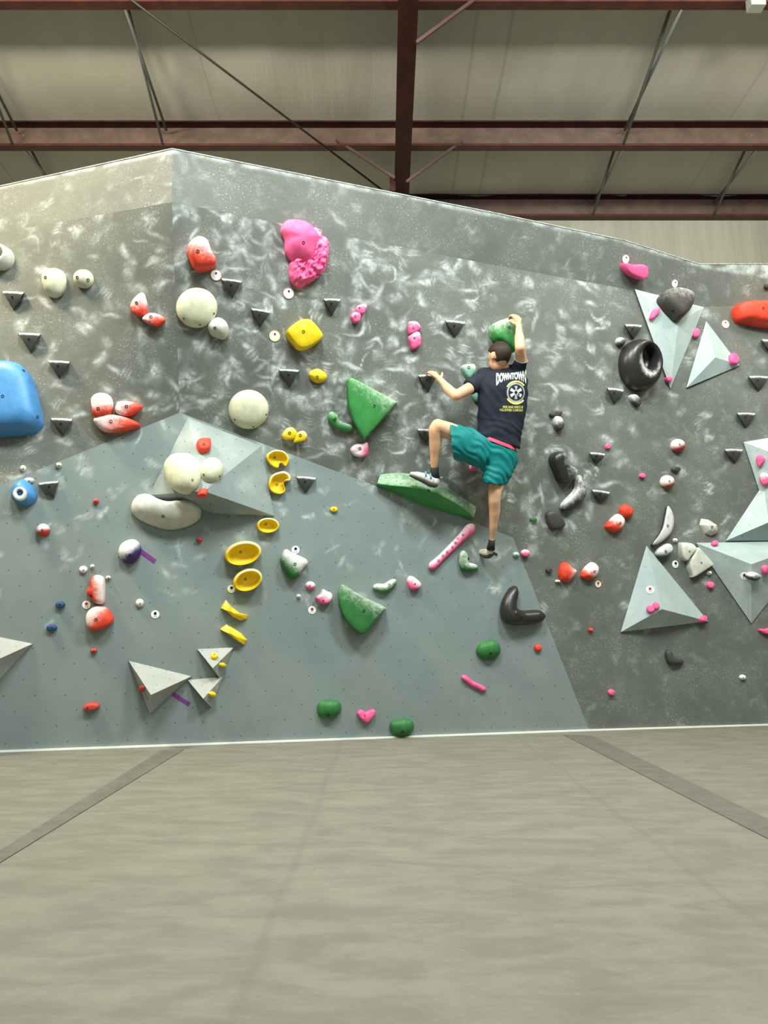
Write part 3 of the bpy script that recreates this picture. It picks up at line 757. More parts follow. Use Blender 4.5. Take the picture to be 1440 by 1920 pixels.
H('pink_hold', [(658, 841), (668, 833), (680, 832), (689, 830), (690, 848), (682, 857), (668, 856), (660, 850)], .06, PINK, 'chalk-whitened pink hold below the big upper green hold', 'pillow', [(675, 841)], (160, .9, .2), rough=.006)
# green
H('green_hold', [(653, 711), (664, 710), (700, 729), (742, 753), (741, 761), (690, 819), (683, 823), (667, 797), (655, 765), (652, 738)], .13, GRN, 'big green quarter-round hold, the upper one of two alike', 'block', [(702, 761)], (55, .42, -.12), tilt=(-.02, .0), n=60)
tube_hold('green_bone_hold', [(624, 783), (633, 796), (654, 803)], [10, 8, 7], GRN, 'small green bone-shaped hold left of the big upper green hold', [(628, 787)], .6)
H('green_hold', [(921, 622), (925, 608), (935, 602), (950, 597), (960, 595), (968, 606), (967, 630), (963, 661), (955, 656), (940, 646), (925, 637)], .12, GRN, 'green hold under the climber\'s raised right hand', 'pillow', [(955, 614)], (100, .45, 0))
H('pale_green_hold', [(866, 690), (870, 684), (888, 683), (891, 695), (884, 706), (878, 711), (870, 702)], .05, PGRN, 'pale chalky green hold left of the climber\'s shoulder', 'pillow', [(879, 689)], (90, .5, 0))
H('pale_green_hold', [(885, 737), (900, 732), (908, 745), (899, 753), (889, 750)], .04, PGRN, 'pale green hold mostly hidden behind the climber\'s back', 'pillow', [], (90, .4, 0))
H('green_hold', [(640, 1101), (647, 1097), (680, 1117), (721, 1137), (720, 1145), (684, 1188), (678, 1190), (655, 1170), (641, 1145), (636, 1118)], .13, DGRN, 'big green quarter-round hold, the lower one with chalked upper edge', 'block', [(682, 1146)], (60, .50, -.15), tilt=(-.02, .0), n=60)
H('green_hold', [(526, 1051), (534, 1031), (545, 1036), (558, 1042), (574, 1050), (577, 1058), (568, 1068), (556, 1084), (545, 1085), (533, 1070)], .10, DGRN, 'dark green hold with thick white chalk on top beside a round tag', 'pillow', [(553, 1058)], (55, .95, -.02), tilt=(0, .01))
tube_hold('green_hold', [(708, 1102), (722, 1103), (736, 1093)], [8, 9, 7], DGRN, 'small chalky green hold right of the lower big green hold', [(730, 1097)], .85)
tube_hold('green_crescent_hold', [(869, 1043), (872, 1061), (888, 1064)], [9, 10, 7], DGRN, 'chalky green crescent hold beside the climber\'s lower foot', [(878, 1048)], .8)
for pts, b_, lab in (
 ([(895, 1222), (903, 1207), (924, 1201), (937, 1211), (937, 1226), (922, 1237), (905, 1236)], (920, 1225), 'round green hold below the black angular hold'),
 ([(596, 1328), (602, 1317), (621, 1313), (638, 1320), (638, 1336), (625, 1347), (608, 1347), (598, 1341)], (616, 1341), 'round green hold near the mat left of a pink hold'),
 ([(732, 1363), (740, 1352), (760, 1348), (775, 1357), (773, 1373), (758, 1383), (740, 1380)], (755, 1372), 'round green hold touching the white strip at the mat edge')):
    H('green_hold', pts, .08, DGRN, lab, 'ball', [b_], (90, .15, 0), tilt=(0, .015), group='round green foot holds')
H('tiny_green_hold', ell(1000, 974, 7, 4), .025, DGRN, 'tiny green foothold just right of the climber\'s standing leg', 'pillow', [], (90, .1, 0))
# long green crescent ledge
def crescent_ledge():
    up = [(713, 890), (735, 887), (765, 888), (800, 896), (830, 908), (862, 929), (893, 951)]
    ri = [(707, 907), (738, 911), (770, 914), (806, 922), (836, 934), (862, 949), (888, 971)]
    lo = [(706, 909), (735, 922), (765, 936), (796, 949), (826, 958), (856, 966), (886, 974)]
    hs = [.05, .10, .14, .16, .15, .11, .05]
    def cr(L_, i, t_):
        g = lambda j: Vector(L_[max(0, min(len(L_) - 1, j))]) if isinstance(L_[0], tuple) else L_[max(0, min(len(L_) - 1, j))]
        p0, p1, p2, p3 = g(i - 1), g(i), g(i + 1), g(i + 2)
        return .5 * (2 * p1 + (p2 - p0) * t_ + (2 * p0 - 5 * p1 + 4 * p2 - p3) * t_ ** 2 + (3 * p1 - p0 - 3 * p2 + p3) * t_ ** 3)
    V, Fc, C = [], [], []; S = []
    for i in range(6):
        for k in range(6): S.append((i, k / 6))
    S.append((5, 1.0))
    for i, t_ in S:
        U_, R_, L_, h = cr(up, i, t_), cr(ri, i, t_), cr(lo, i, t_), cr(hs, i, t_)
        for a, z, c_ in ((U_, -.02, .55), (U_, .0, .55), (U_.lerp(R_, .5), h * .62, .62), (U_.lerp(R_, .9), h * .97, .5), (R_, h, .25), (R_.lerp(L_, .12), h * .9, .0), (R_.lerp(L_, .6), h * .5, .0), (L_, .0, 0), (L_, -.02, 0)):
            V.append(off(a.x, a.y, z)); C.append(c_)
    m_ = 9
    for j in range(len(S) - 1):
        for i in range(m_ - 1): Fc.append((j * m_ + i, (j + 1) * m_ + i, (j + 1) * m_ + i + 1, j * m_ + i + 1))
    for e in (0, (len(S) - 1) * m_): Fc.append(tuple(e + i for i in (range(m_) if e == 0 else range(m_ - 1, -1, -1))))
    P, _ = hit(800, 930)
    o = obj('green_ledge_hold', V, Fc, GRN, None, True, P, C); o.data.set_sharp_from_angle(angle=math.radians(40))
    tag(o, 'long green crescent ledge under the climber\'s left shoe', 'climbing hold')
    bolt_on(o, V, Fc, 804, 919, .011)
crescent_ledge()

# yellow cups (raised rim, hollow face)
def cup(pts, h, label, bolt, open_dir=(0, -1), ck=.55, hollow=(.62, .62), ang=100, name='yellow_cup_hold'):
    P, nn, u, v, uv = px_frame(pts, h, .35); R = resample(uv, 56, False); c = Vector(area_centroid(uv))
    size = max((Vector(p) - c).length for p in uv)
    sh = Vector(open_dir) * size * .10
    rings = [(1, -.02 / h, 0, 1), (1, .35, 0, 1), (.985, .75, .1, 1), (.94, .97, .35, 1), (.88, 1.0, .7, .9), (.83, .9, 1.0, .1), (.76, .55, 1.1, 0), (.62, .30, 1.2, 0), (.4, .2, 1.1, 0), (.15, .17, 1, 0)]
    V, Fc, C = [], [], []; m_ = len(R); od = Vector(open_dir)
    for s, z, k, c_ in rings:
        for p in R:
            q = c + (Vector(p) - c) * s + sh * k
            d = (Vector(p) - c).dot(od) / size              # lower on the open side
            zz = z if z < .4 else z * (1 - .35 * max(0, d))
            V.append(P + u * q.x + v * q.y + nn * zz * h); C.append(max(0, min(1, c_ * ck * (.75 - d * .9))))
    for r_ in range(len(rings) - 1):
        for j in range(m_): Fc.append((r_ * m_ + j, r_ * m_ + (j + 1) % m_, (r_ + 1) * m_ + (j + 1) % m_, (r_ + 1) * m_ + j))
    V.append(sum((V[-1 - j] for j in range(m_)), Vector()) / m_); C.append(0)
    Fc += [((len(rings) - 1) * m_ + j, (len(rings) - 1) * m_ + (j + 1) % m_, len(V) - 1) for j in range(m_)]
    o = obj(name, V, Fc, YEL, None, True, P, C); tag(o, label, 'climbing hold', 'hollow yellow cup holds')
    bolt_on(o, V, Fc, *bolt, .009)
    return o
cup([(499, 855), (507, 847), (518, 844), (532, 847), (541, 858), (540, 868), (536, 874), (530, 868), (524, 869), (521, 877), (511, 874), (502, 866)], .07, 'yellow hollow cup hold notched at its bottom, topmost of the yellow cups', (515, 858))
cup([(503, 908), (508, 893), (520, 886), (533, 884), (542, 890), (544, 899), (536, 899), (531, 906), (535, 919), (528, 926), (516, 925), (506, 919)], .07, 'yellow hollow cup hold with a bite out of its right side', (519, 909))
cup(ell(502, 985, 21, 14), .07, 'smallest yellow oval cup hold under the tip of the pale volume', (498, 983))
cup(ell(455, 1037, 35, 22, 12), .11, 'largest yellow oval cup hold, fourth down the yellow line', (451, 1035))
cup(ell(464, 1087, 28, 20, 22), .11, 'yellow oval cup hold beside a small round tag', (460, 1086))
def stick(pts, ridge, label):
    h = .075
    P, nn, u, v, uv = px_frame(pts, h, .2)
    o, V, Fc = H('yellow_stick_hold', pts, h, YEL, label, 'cone', [], (70, .35, 0), sharp=True, n=40, tilt=(-.012, .0), group='yellow faceted bar holds')
    return o
stick([(414, 1140), (424, 1124), (435, 1138), (450, 1150), (467, 1154), (464, 1161), (452, 1164), (437, 1157), (425, 1146)], None, 'yellow faceted bar hold, the upper one of two below the cups')
stick([(413, 1180), (425, 1171), (437, 1178), (453, 1188), (464, 1201), (459, 1210), (449, 1205), (431, 1191)], None, 'yellow faceted bar hold, the lower one of two above the small volumes')
H('yellow_foothold', ell(402, 1230, 7, 6), .03, YEL, 'tiny yellow knob on the light face of the upper small volume', 'round', [(402, 1227)], (90, .3, 0), br=.006)
H('yellow_foothold', ell(418, 1247, 6, 4), .025, YEL, 'tiny yellow knob on the shaded side of the upper small volume', 'round', [], (90, .2, 0))
H('yellow_foothold', ell(399, 1302, 6, 5), .03, YEL, 'tiny yellow knob on the lower small volume', 'round', [], (90, .2, 0))
H('yellow_foothold', ell(626, 955, 7, 5), .025, YEL, 'tiny yellow foothold alone in the middle of the pale panel', 'pillow', [(626, 955)], (90, .2, 0), br=.006)
H('red_foothold', ell(265, 1292, 5.5, 6.5), .02, DRED, 'tiny red knob on the left side of the low grey triangular volume', 'round', [], (90, .1, 0))
# ring holds
def ring_hold(name, cx, cy, rx, ry, rot, hx, hy, hr, h, mat, label, chalk=(90, .3), asp=1.0, parent=None, hole_col=None, cat='climbing hold', ry2=None, k=.35, floor_z=.12):
    P, nn, u, v, uv = px_frame(ell(cx, cy, rx, ry, rot, 24), h, k); R = resample(uv, 48, False)
    hu = [(on_plane(x, y, P + nn * h * .6, nn) - P) for x, y in ell(hx, hy, hr, ry2 or hr, rot, 24)]; Hh = resample([(p.dot(u), p.dot(v)) for p in hu], 48, False)
    m_ = min(len(R), len(Hh)); R, Hh = R[:m_], Hh[:m_]
    V, Fc, C = [], [], []
    prof = [(0, -.02 / h), (0, .0), (-.02, .3), (.05, .62), (.22, .86), (.45, 1.0), (.68, .97), (.88, .8), (1, .55), (1.02, .3), (1.02, floor_z)]
    zs = []
    cav = Vector(area_centroid(uv)); ca = math.radians(chalk[0]); cd = Vector((math.cos(ca), math.sin(ca))); size = max((Vector(p) - cav).length for p in uv)
    for s, z in prof:
        for a, b_ in zip(R, Hh):
            q = Vector(a).lerp(Vector(b_), s); V.append(P + u * q.x + v * q.y + nn * z * h)
            hc_ = Vector(area_centroid([tuple(p) for p in Hh])); dq = (q - hc_)
            C.append(max(0, min(1, chalk[1] * (.5 + (q - cav).dot(cd) / size))) if chalk[1] < 1 else math.exp(-((s - .72) / .22) ** 2) * max(0, dq.normalized().dot(cd)) * .9)
    L_ = len(prof)
    for r_ in range(L_ - 1):
        for j in range(m_): Fc.append((r_ * m_ + j, r_ * m_ + (j + 1) % m_, (r_ + 1) * m_ + (j + 1) % m_, (r_ + 1) * m_ + j))
    V.append(sum((V[-1 - j] for j in range(m_)), Vector()) / m_); C.append(0); Fc += [((L_ - 1) * m_ + j, (L_ - 1) * m_ + (j + 1) % m_, len(V) - 1) for j in range(m_)]
    o = obj(name, V, Fc, mat, parent, True, P, C)
    if parent is None: tag(o, label, cat)
    return o, V, Fc
o, V_, F_ = ring_hold('black_ring_hold', 1200, 685, 33, 48, 8, 1216, 671, 11, .15, BLK, 'large shiny black ring-shaped hold left of the pale volume', (-125, 1.0), ry2=20)
o, V_, F_ = ring_hold('grey_ring_hold', -4, 481, 25, 23, 0, 2, 475, 7, .10, GRY, 'pale grey ring hold cut by the left edge of the photo')
o, V_, F_ = H('blue_hold', [(22, 922), (29, 906), (44, 899), (58, 908), (69, 928), (63, 941), (50, 948), (34, 944), (24, 935)], .10, BLU, 'blue hold with a white ring round its bolt, on the slope of the pale panel', 'ball', [], (90, .0, 0), tilt=(-.015, 0))
BV_keep = BV; BV = BVHTree.FromPolygons([tuple(p) for p in V_], F_)
ring_hold('white_ring', 37, 926, 13, 13, 0, 37, 924, 6, .02, WHT, None, (90, .2), parent=o, floor_z=-.3)
bolt_on(o, V_, F_, 37, 924, .012)
BV = BV_keep
# dark and black holds on the right
H('black_hold', [(1237, 560), (1245, 549), (1270, 546), (1295, 555), (1296, 570), (1290, 586), (1275, 600), (1261, 590), (1244, 573)], .12, BROWNBLK, 'black chalk-topped hold sitting on the upper edge of the pale volume', 'pillow', [(1262, 583)], (90, .45, -.15), tilt=(0, .02))
H('black_hold', ell(1164, 641, 8, 9), .05, CHR, 'small dark round hold at the upper left of the black ring hold', 'round', [], (120, .5, 0))
H('black_hold', [(1180, 743), (1190, 740), (1200, 752), (1197, 762), (1187, 757)], .05, CHR, 'small dark chalky hold just below the black ring hold', 'pillow', [], (120, .6, 0))
H('black_hold', [(1030, 777), (1040, 770), (1053, 771), (1050, 780), (1036, 783)], .04, BROWNBLK, 'small dark slanted hold, upper one of the pair right of the climber', 'pillow', [], (90, .2, 0))
H('black_hold', [(1038, 783), (1049, 782), (1056, 795), (1052, 806), (1042, 805)], .06, CHR, 'small dark chalky hold, lower one of the pair right of the climber', 'pillow', [], (110, .7, 0))
H('black_hold', [(1032, 862), (1040, 848), (1055, 848), (1060, 868), (1080, 883), (1075, 895), (1060, 904), (1048, 903), (1041, 888)], .11, BLK, 'black angular hold, topmost of the black trio right of the climber\'s legs', 'pillow', [], (20, .45, -.1))
tube_hold('black_crescent_hold', [(1086, 903), (1085, 926), (1060, 949)], [10, 14, 10], BLK, 'black crescent hold with white chalk on its inner curve', [], .75)
H('black_hold', [(1024, 963), (1033, 957), (1045, 962), (1059, 982), (1050, 992), (1035, 993), (1026, 980)], .06, BROWNBLK, 'matt black plain hold, lowest of the black trio', 'pillow', [], (90, .05, 0))
tube_hold('black_angle_hold', [(961, 1112), (954, 1134), (957, 1153), (978, 1158), (1005, 1156)], [11, 15, 18, 14, 13], BLK, 'large black L-shaped hold at the right of the pale panel', [(978, 1158)], .12, 1.15, br=.009)
tube_hold('black_angle_hold', [(1254, 1226), (1259, 1238), (1274, 1240)], [7, 8, 6], CHR, 'small charcoal angular hold low on the dark wall at right', [], .1)
for cx, cy, rx, ry, lab in ((1267, 880, 8, 5, 'tiny flat black foothold between the two pink-red balls'), (1029, 1069, 6, 5, 'tiny black foothold left of the chalky red pair'), (1438, 537, 5, 5, 'tiny dark hold at the right edge just under the wall top')):
    H('black_foothold', ell(cx, cy, rx, ry), .03, BROWNBLK, lab, 'pillow', [], (90, .1, 0))
# white / grey chalky on right
H('white_crescent_hold', [(1253, 949), (1262, 962), (1265, 980), (1260, 1000), (1247, 1014), (1230, 1024), (1223, 1023), (1234, 1008), (1243, 990), (1248, 966)], .07, BLK, 'black crescent hold with its whole face white with chalk', 'pillow', [(1252, 986)], (170, 1.1, .12), tilt=(-.03, .012))
H('grey_hold', [(1231, 1040), (1235, 1028), (1252, 1019), (1259, 1027), (1255, 1038), (1240, 1047)], .06, CHR, 'small chalk-white oval hold directly below the white-faced crescent', 'pillow', [(1248, 1034)], (100, .95, .1))
H('cream_hold', [(1314, 984), (1317, 972), (1330, 974), (1346, 984), (1348, 999), (1336, 1004), (1323, 1000)], .06, GRY, 'pale grey folded hold above the inverted volume\'s left tip', 'cone', [(1335, 988)], (100, .5, 0), sharp=True)
H('cream_hold', [(1274, 1020), (1278, 1017), (1295, 1020), (1302, 1030), (1291, 1044), (1285, 1052), (1276, 1043)], .06, GRY, 'pale grey quarter-round hold, upper left one of the touching pair', 'block', [(1293, 1034)], (90, .6, 0), br=.008)
H('cream_hold', [(1290, 1056), (1305, 1028), (1312, 1032), (1334, 1057), (1330, 1062), (1299, 1082), (1295, 1078)], .06, GRY, 'pale grey quarter-round hold, lower right and larger one of the touching pair', 'block', [(1315, 1055)], (90, .25, 0), br=.008)
# right reds
H('red_hold', [(1378, 576), (1396, 570), (1440, 568), (1500, 566), (1520, 590), (1500, 611), (1440, 612), (1402, 606), (1382, 600)], .14, RED, 'large orange-red hold cut by the right edge of the photo', 'pillow', [(1431, 578)], (90, .0, 0), tilt=(0, .02))
H('red_hold', [(1137, 985), (1158, 964), (1170, 970), (1171, 982), (1163, 995), (1152, 999), (1143, 995)], .07, RED, 'red half-round hold with chalked face below a smaller red one', 'round', [(1163, 981)], (60, .85, 0))
H('red_hold', [(1163, 956), (1172, 945), (1185, 952), (1187, 963), (1180, 972), (1168, 968)], .06, RED, 'small bright red round hold touching the half-round red one', 'round', [], (90, .1, 0), rough=.004)
H('red_hold', [(1049, 1075), (1053, 1060), (1063, 1054), (1075, 1065), (1082, 1070), (1076, 1082), (1065, 1092), (1053, 1088)], .08, RED, 'red rounded hold, left one of two level with each other', 'round', [], (0, .45, 0))
H('red_hold', [(1090, 1080), (1098, 1064), (1112, 1054), (1123, 1063), (1120, 1078), (1108, 1087), (1095, 1085)], .07, RED, 'chalk-whitened red hold, right one of two level with each other', 'round', [(1115, 1072)], (60, 1.0, .1))
H('red_ball_hold', ell(1272, 835, 11.5, 12), .07, DRED, 'chalky pink-red ball hold, the upper one of two at right', 'ball', [(1274, 833)], (110, .8, .1), br=.007)
H('red_ball_hold', ell(1252, 903, 11.5, 12), .07, DRED, 'chalky pink-red ball hold, the lower one of two at right', 'ball', [(1255, 902)], (110, 1.0, .2), br=.007)
H('red_ball_hold', ell(80, 994, 13, 12), .07, DRED, 'chalky red ball hold on the pale panel below the blue hold', 'ball', [(79, 994)], (110, .85, 0), br=.008)
for cx, cy, rx, ry, lab in ((180, 940, 5.5, 5.5, 'tiny red foothold right of the chalk-topped edge hold on the pale panel'), (374, 1012, 6, 5, 'tiny red foothold below the grey bean-shaped hold'), (176, 1220, 6.5, 4.5, 'tiny dark red foothold below the stacked red pair'), (1009, 1215, 7, 7, 'small orange-red knob near the right edge of the pale panel'), (1108, 1181, 4, 3.5, 'tiny red foothold on the dark wall left of the upright volume')):
    H('red_foothold', ell(cx, cy, rx, ry), .035, DRED if cx < 1000 else RED, lab, 'round', [(cx, cy)] if cx < 400 else [], (90, .15, 0), br=.005)
H('red_hold', [(163, 1112), (168, 1098), (170, 1085), (180, 1078), (194, 1083), (197, 1100), (196, 1128), (188, 1133), (176, 1128)], .10, RED, 'red hold half covered in chalk, upper one of the stacked red pair', 'pillow', [(171, 1117)], (10, .85, -.05), rough=.007, rs=10)
H('red_hold', [(161, 1160), (165, 1146), (180, 1136), (190, 1137), (201, 1141), (213, 1160), (205, 1173), (180, 1182), (165, 1177)], .10, RED, 'orange-red rounded hold, lower one of the stacked red pair', 'pillow', [(180, 1162)], (140, .65, -.05))
H('red_hold', [(156, 1327), (164, 1319), (180, 1318), (187, 1323), (180, 1330), (162, 1332)], .05, DRED, 'flat red hold at the lower left near the mat', 'pillow', [(164, 1328)], (90, .05, 0), br=.006)
# blues, whites, purple
H('navy_foothold', ell(113, 1134, 9, 6), .035, NAVY, 'small navy foothold, upper one of two at left', 'pillow', [(112, 1134)], (90, .1, 0), br=.005)
H('navy_foothold', ell(97, 1177, 10, 6), .035, NAVY, 'small navy foothold, lower one of two at left', 'pillow', [(97, 1178)], (90, .1, 0), br=.005)
for cx, cy, rx, ry, mt, lab in ((54, 901, 10, 6, GRY, 'chalky grey sliver hold behind the blue hold with white ring'), (43, 878, 6, 6, CRM, 'tiny cream knob above the blue hold with white ring'), (110, 872, 6, 5, CRM, 'tiny cream knob on the sloping edge of the pale panel at left'),
        (156, 1068, 8, 7, WHT, 'small white chalky knob above the stacked red pair'), (173, 1062, 4, 4, WHT, 'tiny white knob at the right of a larger white knob'), (203, 1083, 5, 3.5, CRM, 'tiny pale stub beside the top of the stacked red pair'),
        (262, 1131, 8, 8, GRY, 'small chalky grey knob left of a round tag'), (560, 1118, 4, 4, WHT, 'tiny white knob between small pink holds and the yellow bars'), (1393, 1270, 6, 5, WHT, 'tiny white ball low on the dark wall at right'),
        (1266, 1013, 4, 4, WHT, 'tiny white knob right of the white-faced crescent'), (1330, 1074, 4.5, 4.5, WHT, 'tiny white knob below the pale grey pair'), (1046, 1090, 5, 3, CRM, 'tiny pale stub at the lower left of the red pair'), (968, 1040, 6, 5, PGRN, 'tiny pale chalky knob right of the climber\'s lower shoe')):
    H('small_foothold', ell(cx, cy, rx, ry), .03, mt, lab, 'round', [(cx + .5, cy + 1)] if rx > 3.9 else [], (100, .5, 0), br=.005)
H('purple_hold', [(222, 1037), (228, 1020), (245, 1012), (258, 1016), (264, 1030), (258, 1048), (245, 1056), (232, 1053)], .10, PUR, 'dark purple round hold with a white chalked half', 'ball', [(243, 1041)], (130, 1.0, -.02), br=.008)
def tape(p0, p1, wd, label):
    a, b_ = Vector(p0), Vector(p1); d = (b_ - a).normalized(); q = Vector((-d.y, d.x)) * wd / 2
    pts = []; N_ = 8
    V = []
    for i in range(N_ + 1):
        m_ = a.lerp(b_, i / N_)
        for s in (-1, 1): V.append(off(*(m_ + q * s), .0025))
    for i in range(N_ + 1):
        m_ = a.lerp(b_, i / N_)
        for s in (-1, 1): V.append(off(*(m_ + q * s), .0005))
    Fc = [(2 * i, 2 * i + 2, 2 * i + 3, 2 * i + 1) for i in range(N_)] + [(2 * i, 2 * i + 18, 2 * i + 20, 2 * i + 2) for i in range(N_)] + [(2 * i + 1, 2 * i + 3, 2 * i + 21, 2 * i + 19) for i in range(N_)] + [(0, 1, 19, 18), (16, 34, 35, 17)]
    o = obj('purple_tape', V, Fc, TAPEP, None, False, V[0]); tag(o, label, 'tape')
tape((262, 1032), (291, 1053), 8.5, 'strip of purple tape running from the dark purple hold')
tape((324, 1301), (355, 1321), 7.5, 'strip of purple tape beside the low grey triangular volume')
# pinks
H('pink_hold', ell(582, 1098, 9.5, 8), .045, PINK, 'small chalky pink hold, upper left one of two by the lower green hold', 'round', [(581, 1098)], (90, .9, .1), rough=.005, br=.007)
H('pink_hold', [(592, 1121), (600, 1114), (605, 1105), (612, 1108), (622, 1113), (623, 1123), (613, 1132), (598, 1130)], .06, PINK, 'chalk-whitened pink hold, lower right one of two by the lower green hold', 'pillow', [(606, 1126)], (70, .95, .1), rough=.006, br=.007)
H('pink_hold', [(764, 1091), (769, 1080), (780, 1085), (789, 1095), (785, 1103), (770, 1105)], .06, PINK, 'chalky pink hold between the small green hold and the pink bar', 'pillow', [(778, 1095)], (60, .85, .1), br=.007)
o = tube_hold('pink_bar_hold', [(812, 1060), (830, 1043), (862, 1011), (880, 993)], [8, 6.5, 7.5, 10.5], PINK, 'long slanting pink bar hold with a chalky slotted middle', [(822, 1051), (830, 1042), (838, 1035), (848, 1026), (854, 1018), (858, 1010), (868, 1003)], .72, br=.009)
tube_hold('pink_bar_hold', [(871, 1270), (886, 1282), (906, 1291)], [5.5, 5, 5], PINK, 'short slanting pink bar hold low on the pale panel', [], .1, rough=.006)
H('pink_hold', [(670, 1337), (677, 1331), (686, 1335), (700, 1330), (704, 1335), (698, 1346), (688, 1355), (678, 1350)], .05, PINK, 'bright pink heart-shaped hold near the mat between green holds', 'pillow', [(684, 1342)], (90, .1, 0), rough=.006, br=.007)
H('pink_hold', [(1167, 494), (1180, 497), (1195, 496), (1207, 500), (1209, 515), (1203, 524), (1188, 520), (1172, 510)], .08, PINK, 'bright pink angular hold under a tag near the top right of the wall', 'block', [], (90, .05, 0))
for pts, h, lab in (
 ([(1218, 597), (1225, 582), (1235, 577), (1236, 583), (1229, 592), (1222, 599)], .04, 'narrow pink hold on the left facet of the volume with the black cap'),
 (ell(1304, 625, 7, 9, -10), .04, 'small pink hold on the right edge of the volume with the black cap'),
 (ell(1254, 711, 5.5, 5), .035, 'tiny pink hold near the bottom tip of the volume with the black cap'),
 (ell(1376, 673, 8, 11, 25), .035, 'pink oval hold at the right corner of the small upper pale volume'),
 ([(1418, 858), (1425, 853), (1434, 860), (1429, 870), (1423, 876), (1419, 868)], .04, 'pink drop-shaped hold on the topmost volume at the right edge'),
 ([(1425, 890), (1434, 887), (1443, 893), (1442, 906), (1431, 910), (1425, 902)], .05, 'chalky pink hold where the two upper edge volumes meet'),
 (ell(1340, 1019, 6.5, 4.5), .03, 'pink foothold on the top edge of the inverted volume'),
 (ell(1436, 1069, 6, 9), .04, 'pink hold on the inverted volume at the right edge'),
 (ell(1220, 1142, 8, 7), .035, 'pink lobed hold, left one of a touching pair on the upright volume'),
 (ell(1230, 1136, 7, 7), .035, 'pink lobed hold, right one of a touching pair on the upright volume'),
 (ell(1319, 1160, 5.5, 6), .03, 'tiny pink hold at the right corner of the upright volume'),
 (ell(1332, 1097, 6.5, 6.5), .035, 'small pink hold between the upright and the inverted volume'),
 (ell(1140, 837, 5, 5), .03, 'tiny pink knob above the upper chalk-covered edge hold'),
 (ell(1204, 892, 5, 4.5), .03, 'tiny pink knob left of the lower pink-red ball'),
 (ell(1146, 1298, 5.5, 5.5), .035, 'tiny pink knob low on the dark wall near the mat'),
 ([(1423, 1180), (1436, 1179), (1452, 1176), (1456, 1184), (1440, 1189), (1428, 1186)], .04, 'flat pink hold at the right edge below the inverted volume'),
 (ell(985, 1037, 8, 6.5), .04, 'chalky pink hold at the right corner of the pale panel'),
 (ell(887, 877, 7, 7), .04, 'small pink hold seen between the climber\'s legs')):
    H('pink_hold', pts, h, PINK, lab, 'pillow', [], (100, .55 if 'chalky' in lab or 'seen' in lab else .15, 0), rough=.003, n=28)
H('grey_hold', [(1404, 1080), (1414, 1073), (1424, 1079), (1419, 1086), (1410, 1088)], .05, CHR, 'small black and white chalky hold on the inverted volume', 'pillow', [], (90, 1.0, -.1))

# route tags
def route_tag(cx, cy, r, mat, label, dark, ry=None, ring=None):
    P, nn = hit(cx, cy); u, v = frame(nn)
    c2, _ = hit(cx, cy); pr = (c2 - CAM).dot(Vector((0, CP, SP))) / F * r
    V, Fc = [], []; n_ = 28
    rings = [(1, 0), (1, .003), (.94, .0045), (.001, .0045)]
    for s, z in rings:
        for j in range(n_): a = 2 * math.pi * j / n_; V.append(P + (u * math.cos(a) + v * math.sin(a)) * pr * s + nn * z)
    for q in range(3):
        for j in range(n_): Fc.append((q * n_ + j, q * n_ + (j + 1) % n_, (q + 1) * n_ + (j + 1) % n_, (q + 1) * n_ + j))
    o = obj('route_tag', V, Fc, mat, None, False, P); tag(o, label, 'route tag', 'round route tags')
    def disc(name, du, dv, rr, m_, z, el=1.0):
        c_ = P + u * du * pr + v * dv * pr
        Vd = [c_ + (u * math.cos(a) + v * math.sin(a) * el) * rr * pr + nn * z for z in (.0035, z) for a in [2 * math.pi * k / 14 for k in range(14)]]
        Fd = [(k, (k + 1) % 14, (k + 1) % 14 + 14, k + 14) for k in range(14)] + [tuple(range(14, 28))]
        obj(name, Vd, Fd, m_, o, False, c_)
    disc('bolt', 0, .38 if not dark else .28, .17 if not dark else .36, BOLT if dark != 'red' else TAGR, .009)
    if dark:
        disc('printed_mark', -.24, -.55, .10, BOLT, .0052, 1.4); disc('printed_mark', .24, -.55, .10, BOLT, .0052, 1.4)
    if ring:
        Vr, Fr = [], []
        for s, z in ((1.0, .003), (1.0, .0055), (.9, .0055), (.9, .0045)):
            for j in range(n_): a = 2 * math.pi * j / n_; Vr.append(P + (u * math.cos(a) + v * math.sin(a)) * pr * s + nn * z)
        Fr = [(q * n_ + j, q * n_ + (j + 1) % n_, (q + 1) * n_ + (j + 1) % n_, (q + 1) * n_ + j) for q in range(3) for j in range(n_)]
        obj('coloured_rim', Vr, Fr, ring, o, False, P)
TAGR = flat('tag_red', (0.45, 0.04, 0.03), .5); RIMR = flat('rim_red', (0.75, .25, .18), .5); RIMP = flat('rim_pink', (0.85, .35, .5), .5); RIMY = flat('rim_yellow', (0.85, .75, .3), .5)
route_tag(405, 516, 10, TAGW, 'white round tag with red rim at the foot of the large red hold', None, ring=RIMR)
route_tag(541, 550, 10, TAGW, 'white round tag with pink rim under the very large pink hold', None, ring=RIMP)
route_tag(515, 630, 10, TAGY, 'cream round tag with yellow rim left of the yellow block', None, ring=RIMY)
route_tag(434, 1104, 7.5, TAGY, 'small round tag touching the lowest yellow cup', 'dark', ring=RIMY)
route_tag(291, 1152, 7.5, TAGW, 'small white round tag left of the yellow bars', 'dark')
route_tag(162, 1134, 7.5, TAGW, 'small white round tag left of the stacked red pair', 'red')
route_tag(554, 1031, 7.5, TAGW, 'small white round tag above the chalk-topped green hold', 'dark')
route_tag(585, 1144, 7.5, TAGW, 'small white round tag below the chalky pink holds', 'red')
route_tag(1173, 486, 8, TAGW, 'white round tag above the pink angular hold at top right', None, ring=RIMP)
route_tag(1265, 532, 7, TAGW, 'plain white round tag above the black cap hold', None)
route_tag(1360, 608, 8, TAGW, 'white round tag with red rim left of the orange-red hold', None, ring=RIMR)
